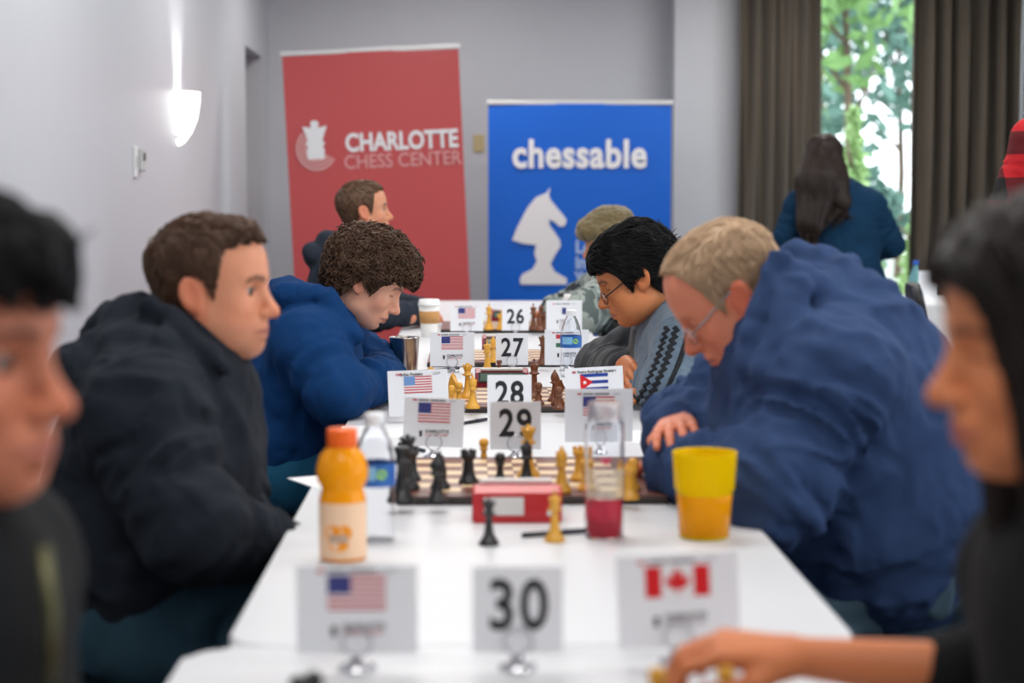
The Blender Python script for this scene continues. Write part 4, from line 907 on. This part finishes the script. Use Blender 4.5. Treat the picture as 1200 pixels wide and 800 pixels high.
    for a_, sg in zip(ank, (1, -1)):
        s = SDF(a_ + V3(-.32, -.32, -.1), a_ + V3(.32, .32, .1), .009); fl = V3(a_[0], a_[1], 0)
        s.cone(fl - Fb * .05 + Uz * .042, fl + Fb * .16 + Uz * .034, .042, .034, k=.02); s.cone(fl + Uz * .05, a_ + Uz * .02, .045, .045, k=.02)
        s.D[:, :, :] = np.maximum(s.D, -(s.ax[2][None, None, :] - .001).astype(np.float32)); V, F = s.mesh(); put(root, 'shoe', V, F, mat('shoe_dark', srgb(40, 38, 38), .6))
    if seat: chair(hip[0] - Fb[0] * .02, hip[1] - Fb[1] * .02, ang, seat)
    root['_'] = 0; del root['_']
    return root, R, hp, Fb, Lb, stop
def glasses(root, R, hp, hs, mframe, mlens, drop=0., name='eyeglasses', half=False):
    o = np.array(root.location); T = lambda x, y, z: Vector(hp + hs * (R @ V3(x, y, z)) - o); g = None
    b = B(); b.tube([T(.1015 + drop * .3, -.008, -.002 - drop), T(.1045 + drop * .3, 0, .001 - drop), T(.1015 + drop * .3, .008, -.002 - drop)], .0013, 6); g = b.obj(name, mframe, root)
    for y in (-1, 1):
        pts = [T(.099 + drop * .3 - .012 * abs(.027 + .019 * math.cos(a)) / .046, y * (.031 + .023 * math.cos(a)), -.006 - drop + .0155 * math.sin(a)) for a in np.linspace(0, 2 * math.pi, 21)[:-1]]
        B().tube(pts, .0014, 6, closed=True).obj('rim', mframe, g)
        lb = B(); vs = [lb.bm.verts.new(p) for p in pts]; lb.bm.faces.new(vs); r2 = bmesh.ops.extrude_face_region(lb.bm, geom=lb.bm.faces[:]); 
        bmesh.ops.translate(lb.bm, verts=[v for v in r2['geom'] if isinstance(v, bmesh.types.BMVert)], vec=Vector(R @ V3(.0012, 0, 0))); lb.obj('lens', mlens, g)
        B().tube([T(.090 + drop * .3, y * .054, -.002 - drop), T(.06, y * .069, .004 - drop * .7), T(.0, y * .0795, .010), T(-.022, y * .0785, -.004)], .0019, 6).obj('temple_arm', mframe, g)
    return g
def hairmat(n, c, rough=.45): return mat(n, c, rough, bump=(500, .3, (1, 1, .15)), var=.3, spec=.4 if max(c) > .02 else .22)
comb = lambda v: (lambda P: np.tile(nrm(v), (len(P), 1)))
def flow_short(P): d = np.zeros_like(P); d[:, 0] = .9 * (P[:, 2] > .07) + .15; d[:, 2] = -.9 * (P[:, 2] < .10); d[:, 2] += .1; return d
def flow_back(P): d = np.zeros_like(P); d[:, 0] = -1; d[:, 2] = -.55; d[:, 1] = .25 * np.sign(P[:, 1]); return d
def flow_front(P): d = np.zeros_like(P); d[:, 0] = np.where(P[:, 2] > .06, 1., .2); d[:, 2] = np.where(P[:, 2] > .09, -.1, -1.); d[:, 1] = P[:, 1] * 6; return d
def flow_down(P): d = np.zeros_like(P); d[:, 2] = -1; d[:, 1] = np.sign(P[:, 1]) * (P[:, 2] > .05) * 1.0; d[:, 0] = -.25; return d
PI = math.pi
jeans = clothmat('denim_blue', srgb(40, 108, 146)); jeans_d = clothmat('denim_dark', srgb(54, 84, 100)); jeans_g = clothmat('denim_grey', srgb(98, 126, 146)); blackp = clothmat('black_trousers', srgb(30, 30, 34))

# 1 man in the charcoal hoodie, left of board 29
SK1 = srgb(226, 154, 120)
p1 = person('man in a charcoal hoodie with short brown hair gazing across board 29', (at(250, 336, 3.0), -.20, .03, .0), (-.505, 3.0, .975), -.05, (-.60, 3.0, .575),
  [((-.455, 3.27, .775), (-.39, 3.10, .685)), ((-.425, 2.715, .765), (-.335, 2.90, .705))], SK1, srgb(60, 42, 34),
  dict(line='short', thick=.0045, h=.0035, n=2600, len=.03, flow=flow_short, rw=.0012, jit=.3, tip=.002, mat=hairmat('hair_brown', srgb(88, 62, 46)), extra=[((.050, 0, .096), (.022, .050, .016))], noise=[(.003, 60, 2, (1, 1, .5), False)]),
  clothmat('charcoal_fleece', srgb(42, 48, 58)), jeans_d, f=1.10, hk=dict(jaw=1.10, lip=.65, chin=.004), face=dict(stub=.4, rosy=1., lipw=.6), ring_dz=-.01, rad=(.180, .20, .205, .165), q=.80, hem=.045, leg_r=(.105, .08), arm_r=(.092, .078, .072, .05), wr=.016, sw=.20, cg=.0075, hood_sc=1.08, hs=.975, extra=[(at(128, 388, 3.06), at(166, 374, 3.0), .046, .042), (at(112, 408, 2.97), at(190, 405, 2.86), .030, .026), (at(178, 356, 2.92), at(262, 430, 2.86), .018, .016)],
  hands=[dict(wr=(-.335, 2.905, .70), fwd=(.1, .9, -.35), back=(.5, -.1, .8), thumb=1, curl=.5, arm=(-.39, 2.80, .73)), dict(wr=(-.39, 3.10, .68), fwd=(.2, -.9, -.3), back=(.4, 0, .9), thumb=-1, curl=.4)], seat='black banquet chair under the man in the charcoal hoodie', sd=100)

# 2 heavy man in the navy hoodie, right of board 29
SK2 = srgb(222, 140, 110)
p2 = person('heavy balding man in a navy hoodie and silver glasses bowed over board 29', (at(853, 345, 3.2), PI - .03, .66, 0), (.615, 3.22, 1.0), PI, (.80, 3.22, .63),
  [((.505, 2.93, .795), (.375, 3.14, .79)), ((.44, 3.52, .815), (.385, 3.27, .835))], SK2, srgb(150, 120, 96),
  dict(line='reced', thick=.004, h=.0035, n=2600, len=.032, flow=flow_short, rw=.0010, jit=.3, tip=.001, mat=hairmat('hair_sandy_grey', srgb(186, 156, 126), .6), noise=[(.002, 60, 4, None, False)]),
  clothmat('navy_fleece', srgb(64, 88, 134)), jeans_g, f=1.10, hs=1.04, hk=dict(closed=True, lip=.8, jaw=1.05), face=dict(brow=.35, rosy=1.3, lipw=.7), extra=[(at(915, 318, 3.10), at(968, 352, 3.12), .030, .036), (at(985, 326, 3.2), at(1020, 352, 3.16), .040, .045), (at(930, 300, 3.26), at(985, 322, 3.24), .030, .040), (at(912, 312, 3.09), at(880, 425, 3.06), .026, .030), (at(930, 340, 3.06), at(905, 430, 3.0), .03, .03)], rad=(.225, .262, .25, .19), q=.88, belly=.03, hem=.085, leg_r=(.13, .09), arm_r=(.105, .092, .088, .055), wr=.021, sw=.22, cg=.0085, hood_sc=1.25, nr=.07,
  hands=[dict(wr=(.378, 3.26, .862), fwd=(-.12, -1, -.02), back=(-.25, 0, 1), thumb=-1, curl=.22, arm=(.40, 3.34, .84)), dict(wr=(.375, 3.15, .79), fwd=(-.2, 1, 0), back=(-.3, 0, 1), thumb=1, curl=.3)], seat='black banquet chair with grey piping under the heavy man in the navy hoodie', sd=200)
m_silver = mat('silver_frame', srgb(190, 190, 195), .25, 1); m_lens = mat('lens_glass', (1, 1, 1), .02, trans=1., ior=1.08)
glasses(p2[0], p2[1], p2[2], 1.04, m_silver, m_lens, drop=.010)

# 3 curly haired player in the bright blue hoodie, left of board 28
SK3 = srgb(240, 180, 152)
p3 = person('young curly-haired player in a royal blue hoodie bent over board 28', (at(431, 327, 4.6), -.02, .52, 0), (-.40, 4.62, .955), 0, (-.51, 4.62, .575),
  [((-.26, 4.90, .80), (-.22, 4.62, .80)), ((-.325, 4.32, .80), (-.225, 4.56, .81))], SK3, srgb(48, 36, 30),
  dict(line='full', thick=.020, h=.0035, n=3200, steps=9, len=.05, flow=comb((.4, .1, -.3)), rw=.0016, jit=.9, curl=.9, lift=.006, tip=.006, wob=.010, mat=hairmat('hair_dark_brown', srgb(84, 60, 44)), extra=[((.066, 0, .082), (.040, .058, .030)), ((-.01, 0, .10), (.07, .06, .03))], noise=[(.009, 55, 2, None, False), (.005, 110, 5, None, True)]),
  clothmat('royal_blue_fleece', srgb(20, 72, 132)), jeans, f=.95, hs=.96, hk=dict(closed=True, lip=.85), face=dict(rosy=1.), extra=[(at(335, 345, 4.5), at(385, 352, 4.48), .035, .03), (at(385, 350, 4.46), at(415, 395, 4.44), .025, .022)], rad=(.165, .175, .18, .145), q=.74, hem=.02, leg_r=(.10, .075), arm_r=(.085, .072, .066, .046), wr=.015, sw=.19, cg=.008, hood_sc=1.12,
  hands=[dict(wr=(-.22, 4.62, .80), fwd=(-.4, -.9, -.1), back=(.3, -.2, 1), thumb=-1, curl=.4), dict(wr=(-.225, 4.56, .81), fwd=(.3, 1, 0), back=(.2, 0, 1), thumb=1, curl=.4)], seat='black banquet chair under the curly-haired player in the royal blue hoodie', sd=300)

# 4 man in the patterned grey jacket, right of board 28
SK4 = srgb(202, 128, 82)
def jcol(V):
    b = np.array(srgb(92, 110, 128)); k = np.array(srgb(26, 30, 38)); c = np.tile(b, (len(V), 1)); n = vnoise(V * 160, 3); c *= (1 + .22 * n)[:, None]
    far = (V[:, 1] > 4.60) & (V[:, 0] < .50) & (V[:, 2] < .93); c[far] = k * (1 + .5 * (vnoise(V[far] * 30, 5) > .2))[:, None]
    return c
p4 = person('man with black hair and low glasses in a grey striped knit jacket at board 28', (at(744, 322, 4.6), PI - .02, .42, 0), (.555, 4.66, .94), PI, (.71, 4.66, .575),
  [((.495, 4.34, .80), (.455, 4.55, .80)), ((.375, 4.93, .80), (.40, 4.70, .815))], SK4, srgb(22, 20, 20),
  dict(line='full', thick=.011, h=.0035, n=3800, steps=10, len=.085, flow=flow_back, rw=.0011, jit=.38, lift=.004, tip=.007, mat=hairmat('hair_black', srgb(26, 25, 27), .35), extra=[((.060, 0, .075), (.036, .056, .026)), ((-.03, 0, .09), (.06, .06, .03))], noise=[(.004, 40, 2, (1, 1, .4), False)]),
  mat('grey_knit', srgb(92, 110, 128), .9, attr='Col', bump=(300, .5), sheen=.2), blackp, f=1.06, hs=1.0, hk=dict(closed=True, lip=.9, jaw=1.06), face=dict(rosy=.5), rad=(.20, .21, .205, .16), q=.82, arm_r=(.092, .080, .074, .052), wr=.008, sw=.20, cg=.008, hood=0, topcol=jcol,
  hands=[dict(wr=(.455, 4.56, .80), fwd=(-.1, 1, 0), back=(-.3, 0, 1), thumb=1, curl=.3), dict(wr=(.402, 4.63, .835), fwd=(.06, -1, -.22), back=(-1, 0, .35), thumb=-1, curl=.22, arm=(.40, 4.74, .82), h=.0025)], seat='black banquet chair under the man in the grey striped jacket', sd=400)
glasses(p4[0], p4[1], p4[2], 1.0, mat('black_frame', srgb(24, 24, 26), .3), m_lens, drop=.016)

def on_cloth(st, px, py, y0, y1):
    Y = np.linspace(y0, y1, 160); P = np.stack([at(px, py, v) for v in Y]); d = st.sample(P); k = int(np.argmax(d < .001)); return P[k] if d[k] < .001 else None
o4 = np.array(p4[0].location); m_stripe = mat('stripe_black', srgb(24, 27, 34), .9, bump=(300, .4))
for off, zig, r_ in ((0, 1, .0075), (15, 0, .0065), (-11, 1, .0065)):
    pts = []
    for k, t_ in enumerate(np.linspace(0, 1, 26)):
        q_ = on_cloth(p4[5], 793 + off - 40 * t_ + 5 * math.sin(t_ * 3) + (2.2 if k % 2 else -2.2) * zig, 384 + 94 * t_, 4.15, 4.75)
        if q_ is not None and (not pts or np.linalg.norm(q_ - o4 - pts[-1]) < .05): pts.append(q_ - o4)
    if len(pts) > 3: B().tube(pts, r_, 6).obj('sleeve_stripe', m_stripe, p4[0])

# 5 and 6 players of the board by the banners
SK5 = srgb(214, 150, 118)
p5 = person('man in a slate hoodie with cropped brown hair looking away before the red banner', (at(427, 246, 7.5), .12, -.06, 0), (-.53, 7.5, 1.03), 0, (-.62, 7.5, .575),
  [((-.33, 7.82, .80), (-.2, 7.58, .80)), ((-.38, 7.20, .80), (-.22, 7.36, .80))], SK5, srgb(80, 58, 44),
  dict(line='short', thick=.006, h=.005, n=1200, len=.03, flow=flow_short, rw=.0015, mat=hairmat('hair_mid_brown', srgb(96, 70, 52))),
  clothmat('slate_fleece', srgb(58, 66, 80)), jeans_d, hgrid=.004, cg=.012, wr=.010, hands=[dict(wr=(-.2, 7.58, .785), fwd=(.4, -1, 0), back=(0, 0, 1), thumb=-1, curl=.3, h=.005), dict(wr=(-.22, 7.36, .785), fwd=(.4, 1, 0), back=(0, 0, 1), thumb=1, curl=.3, h=.005)], seat='black banquet chair under the man in the slate hoodie', sd=500)
m_camo = mat('camo_fabric', (.3, .3, .3), .9); nt, bs = nodes_of(m_camo)
tc = nt.nodes.new('ShaderNodeTexCoord'); nn = nt.nodes.new('ShaderNodeTexNoise'); nn.inputs['Scale'].default_value = 9; nn.inputs['Distortion'].default_value = 1.2; nt.links.new(tc.outputs['Object'], nn.inputs['Vector'])
cr = nt.nodes.new('ShaderNodeValToRGB'); cr.color_ramp.interpolation = 'CONSTANT'; cr.color_ramp.elements[0].color = (*srgb(40, 46, 50), 1); cr.color_ramp.elements[1].position = .42; cr.color_ramp.elements[1].color = (*srgb(120, 132, 132), 1)
for ps, c_ in ((.5, srgb(158, 166, 160)), (.6, srgb(92, 104, 102))): e_ = cr.color_ramp.elements.new(ps); e_.color = (*c_, 1)
nt.links.new(nn.outputs['Fac'], cr.inputs[0]); nt.links.new(cr.outputs[0], bs.inputs['Base Color'])
p6 = person('player in a grey camouflage jacket and furry olive hat before the blue banner', (at(713, 283, 7.5), PI, .22, 0), (.655, 7.5, .985), PI, (.76, 7.5, .575),
  [((.46, 7.22, .80), (.36, 7.42, .80)), ((.46, 7.80, .80), (.36, 7.62, .80))], SK5, srgb(80, 60, 44), None, m_camo, blackp, hgrid=.004, cg=.012, hood=0, rad=(.19, .20, .20, .16), q=.8, arm_r=(.095, .085, .08, .055), wr=.014,
  hands=[dict(wr=(.36, 7.42, .79), fwd=(-.4, 1, 0), back=(0, 0, 1), thumb=1, curl=.3, h=.005), dict(wr=(.36, 7.62, .79), fwd=(-.4, -1, 0), back=(0, 0, 1), thumb=-1, curl=.3, h=.005)], seat='black banquet chair under the player in the camouflage jacket', sd=600)
s = SDF((-.18, -.15, -.12), (.18, .15, .2), .005); s.ell((-.012, 0, .075), (.118, .10, .075), k=.02)
for pr in (ring(V3(-.005, 0, .045), V3(1, 0, .12), V3(0, 1, 0), .098, 0, 2 * PI, 17),):
    for a, b_ in zip(pr, pr[1:]): s.cone(a, b_, .030, .030, k=.012)
s.cone((.085, -.05, .075), (.085, .05, .075), .034, .034, k=.02); s.noise(.006, 90, 3); s.noise(.004, 30, 5)
V, F = s.mesh(); put(p6[0], 'fur_hat', p6[2] + V @ p6[1].T, F, mat('olive_fur', srgb(112, 98, 66), .95, bump=(140, .9), var=.3, sheen=.4))

# 7 woman at the window, seen from behind
hw = at(966, 184, 10.5)
p7 = person('woman with long dark hair in a blue jacket standing with her back turned', (hw, PI / 2 - .35, .15, 0), (hw[0] + .06, 10.46, hw[2] - .235), PI / 2 - .15, (hw[0] + .10, 10.45, .93),
  [((hw[0] - .22, 10.5, 1.03), (hw[0] - .10, 10.72, 1.0)), ((hw[0] + .40, 10.5, 1.0), (hw[0] + .28, 10.74, .92))], srgb(205, 150, 125), srgb(40, 30, 26),
  dict(line='all', thick=.012, h=.006, long=.34, n=2200, steps=12, len=.20, flow=flow_down, rw=.003, jit=.2, mat=hairmat('hair_dark_long', srgb(44, 32, 28)), cones=[((-.035, 0, .02), (-.10, .0, -.17), .108, .145), ((-.10, .0, -.17), (-.165, .04, -.42), .145, .08), ((-.06, -.05, -.1), (-.12, -.12, -.28), .09, .06)], back=.18, noise=[(.006, 30, 2, (1, 1, .25), False)]),
  clothmat('teal_blue_jacket', srgb(24, 66, 100)), blackp, pose='stand', hem=-.30, hgrid=.004, cg=.012, hood=0, rad=(.24, .215, .21, .165), q=.78, arm_r=(.088, .08, .074, .055), sw=.20, wr=.012, hs=.98,
  hands=[dict(wr=(hw[0] - .10, 10.72, 1.0), fwd=(.3, .9, .1), back=(0, 0, 1), thumb=-1, curl=.3, h=.005), dict(wr=(hw[0] + .28, 10.74, .92), fwd=(-.3, .9, .1), back=(0, 0, 1), thumb=1, curl=.3, h=.005)], sd=700)

# 8 plaid shirt
m_pl = mat('plaid_flannel', srgb(190, 24, 34), .85, bump=(300, .3)); nt, bs = nodes_of(m_pl); tc = nt.nodes.new('ShaderNodeTexCoord'); sp = nt.nodes.new('ShaderNodeSeparateXYZ'); nt.links.new(tc.outputs['Object'], sp.inputs[0])
def band(out, off):
    a = nt.nodes.new('ShaderNodeMath'); a.operation = 'MULTIPLY_ADD'; nt.links.new(out, a.inputs[0]); a.inputs[1].default_value = 6.5; a.inputs[2].default_value = off
    f_ = nt.nodes.new('ShaderNodeMath'); f_.operation = 'FRACT'; nt.links.new(a.outputs[0], f_.inputs[0]); g_ = nt.nodes.new('ShaderNodeMath'); g_.operation = 'GREATER_THAN'; nt.links.new(f_.outputs[0], g_.inputs[0]); g_.inputs[1].default_value = .5; return g_.outputs[0]
ad = nt.nodes.new('ShaderNodeMath'); nt.links.new(band(sp.outputs[0], .1), ad.inputs[0]); nt.links.new(band(sp.outputs[2], .3), ad.inputs[1]); hf = nt.nodes.new('ShaderNodeMath'); hf.operation = 'MULTIPLY'; nt.links.new(ad.outputs[0], hf.inputs[0]); hf.inputs[1].default_value = .5
cr = nt.nodes.new('ShaderNodeValToRGB'); cr.color_ramp.interpolation = 'CONSTANT'; cr.color_ramp.elements[0].color = (*srgb(200, 26, 36), 1); cr.color_ramp.elements[1].position = .8; cr.color_ramp.elements[1].color = (*srgb(18, 14, 16), 1); e_ = cr.color_ramp.elements.new(.3); e_.color = (*srgb(100, 16, 24), 1)
nt.links.new(hf.outputs[0], cr.inputs[0]); nt.links.new(cr.outputs[0], bs.inputs['Base Color'])
px8 = at(1284, 230, 6.0)[0]
p8 = person('standing person in a red and black plaid flannel shirt', ((px8, 6.0, 1.70), PI / 2, 0, 0), (px8, 6.0, 1.50), PI / 2, (px8, 6.0, .98),
  [((px8 - .30, 5.98, 1.22), (px8 - .26, 6.1, .98)), ((px8 + .30, 5.98, 1.22), (px8 + .26, 6.1, .98))], SK5, srgb(60, 46, 38), dict(line='short', thick=.008, h=.005, n=600, flow=flow_short, mat=MATS['hair_mid_brown']),
  m_pl, jeans_d, pose='stand', hem=-.08, hgrid=.004, cg=.012, hood=0, sw=.20, rad=(.20, .19, .20, .16), arm_r=(.082, .07, .066, .05), hands=[dict(wr=(px8 - .26, 6.1, .97), fwd=(0, .2, -1), back=(-1, 0, 0), thumb=1, curl=.3, h=.005), dict(wr=(px8 + .26, 6.1, .97), fwd=(0, .2, -1), back=(1, 0, 0), thumb=-1, curl=.3, h=.005)], sd=800)

# 9 man close to the camera, left of board 30
SK9 = srgb(196, 120, 90)
h9 = at(-70, 410, 1.42)
p9 = person('black-haired man in a dark open jacket seated at board 30', (h9, -.30, .04, 0), (h9[0] - .055, 1.43, .975), -.1, (-.58, 1.44, .575),
  [((-.47, 1.68, .76), (-.40, 1.58, .66)), ((-.36, 1.14, .80), (-.20, 1.22, .79))], SK9, srgb(24, 20, 20),
  dict(line='full', thick=.014, h=.004, n=1800, steps=8, len=.06, flow=flow_front, rw=.0016, jit=.25, lift=.004, mat=MATS['hair_black'], extra=[((.07, 0, .080), (.036, .055, .026))], noise=[(.004, 40, 2, None, False)]),
  clothmat('black_softshell', srgb(28, 30, 33)), blackp, hood=0, f=1.0, hs=1.0, hk=dict(jaw=1.05, lip=.85), ring_dz=-.03, face=dict(rosy=.7, lipw=.8), rad=(.18, .19, .195, .155), q=.8, arm_r=(.09, .076, .07, .05), wr=.008, cg=.010,
  hands=[dict(wr=(-.40, 1.58, .66), fwd=(.5, -.8, -.3), back=(0, 0, 1), thumb=-1, curl=.35), dict(wr=(-.20, 1.22, .785), fwd=(.6, .8, 0), back=(0, 0, 1), thumb=1, curl=.35)], seat='black banquet chair under the black-haired man at board 30', sd=900)
r9 = p9[0]; o9 = np.array(r9.location)
s = SDF(np.array(h9) + V3(-.2, -.2, -.3), np.array(h9) + V3(.2, .2, 0), .005); nc9 = np.array([h9[0] - .035, 1.43, 1.0])
pr = ring(nc9, p9[3], p9[4], .078, -2.6, 2.6, 15)
for a, b_ in zip(pr, pr[1:]): s.cone(a - V3(0, 0, .0), b_, .017, .017, k=.01)
V, F = s.mesh(); put(r9, 'shirt_collar', V, F, mat('red_check_cloth', srgb(112, 62, 64), .8, var=.4))
a = at(50, 640, 1.38); b_ = at(58, 800, 1.36)
link('zipper', B().tube([Vector(a - o9), Vector((a + b_) / 2 - o9 + V3(.004, 0, 0)), Vector(b_ - o9)], .006).mesh('zipper'), mat('brass_zip', srgb(92, 90, 62), .4, .6), r9)

# 10 woman close to the camera, right of board 30, reaching for a piece
SK10 = srgb(206, 128, 84)
h10 = at(1238, 398, 1.48)
p10 = person('woman with long black hair in a black jacket reaching out at board 30', (h10, PI - .0, .10, 0), (h10[0] + .06, 1.50, .955), PI, (.72, 1.50, .575),
  [((.47, 1.22, .79), (.36, 1.34, .79)), ((.600, 1.74, .795), (.508, 1.80, .780))], SK10, srgb(24, 20, 20),
  dict(line='long', thick=.012, h=.004, long=.22, n=2200, steps=12, len=.18, flow=flow_down, rw=.0028, jit=.16, lift=.005, mat=hairmat('hair_black_long', srgb(36, 30, 28), .4), cones=[((.050, .048, .070), (.034, .068, -.01), .024, .022), ((.050, -.048, .070), (.034, -.068, -.01), .024, .022), ((.034, .068, -.01), (.0, .07, -.33), .022, .045), ((.034, -.068, -.01), (.0, -.07, -.33), .022, .045), ((-.03, .055, .02), (-.035, .062, -.33), .045, .05), ((-.03, -.055, .02), (-.03, -.062, -.33), .045, .05), ((-.06, 0, .0), (-.085, 0, -.34), .065, .06)], noise=[(.007, 40, 2, (1, 1, .15), True)]),
  clothmat('black_nylon', srgb(24, 25, 28)), blackp, hood=0, f=.96, hs=.95, hk=dict(closed=True), face=dict(rosy=.5, lips=(165, 84, 80)), rad=(.16, .165, .17, .14), q=.78, arm_r=(.075, .062, .060, .050), wr=.007, cg=.010, sw=.165,
  hands=[dict(wr=(.338, 1.835, .792), fwd=(-1, .04, .12), back=(.1, -.25, 1), thumb=1, curl=.72, arm=(.55, 1.785, .780), rarm=.037, h=.003, tcurl=.3, sc=.90), dict(wr=(.36, 1.34, .785), fwd=(-1, .4, 0), back=(0, 0, 1), thumb=-1, curl=.3)], seat='black banquet chair under the woman in the black jacket', sd=1000)
q_ = at(866, 792, 1.86); o = bpy.data.objects.new('chess_pawn', PM[('pawn', 'y')]); C.objects.link(o); o.location = (.262, 1.805, TZ); tag(o, 'light boxwood chess pawn held in the fingers of the woman in black', 'chess piece')
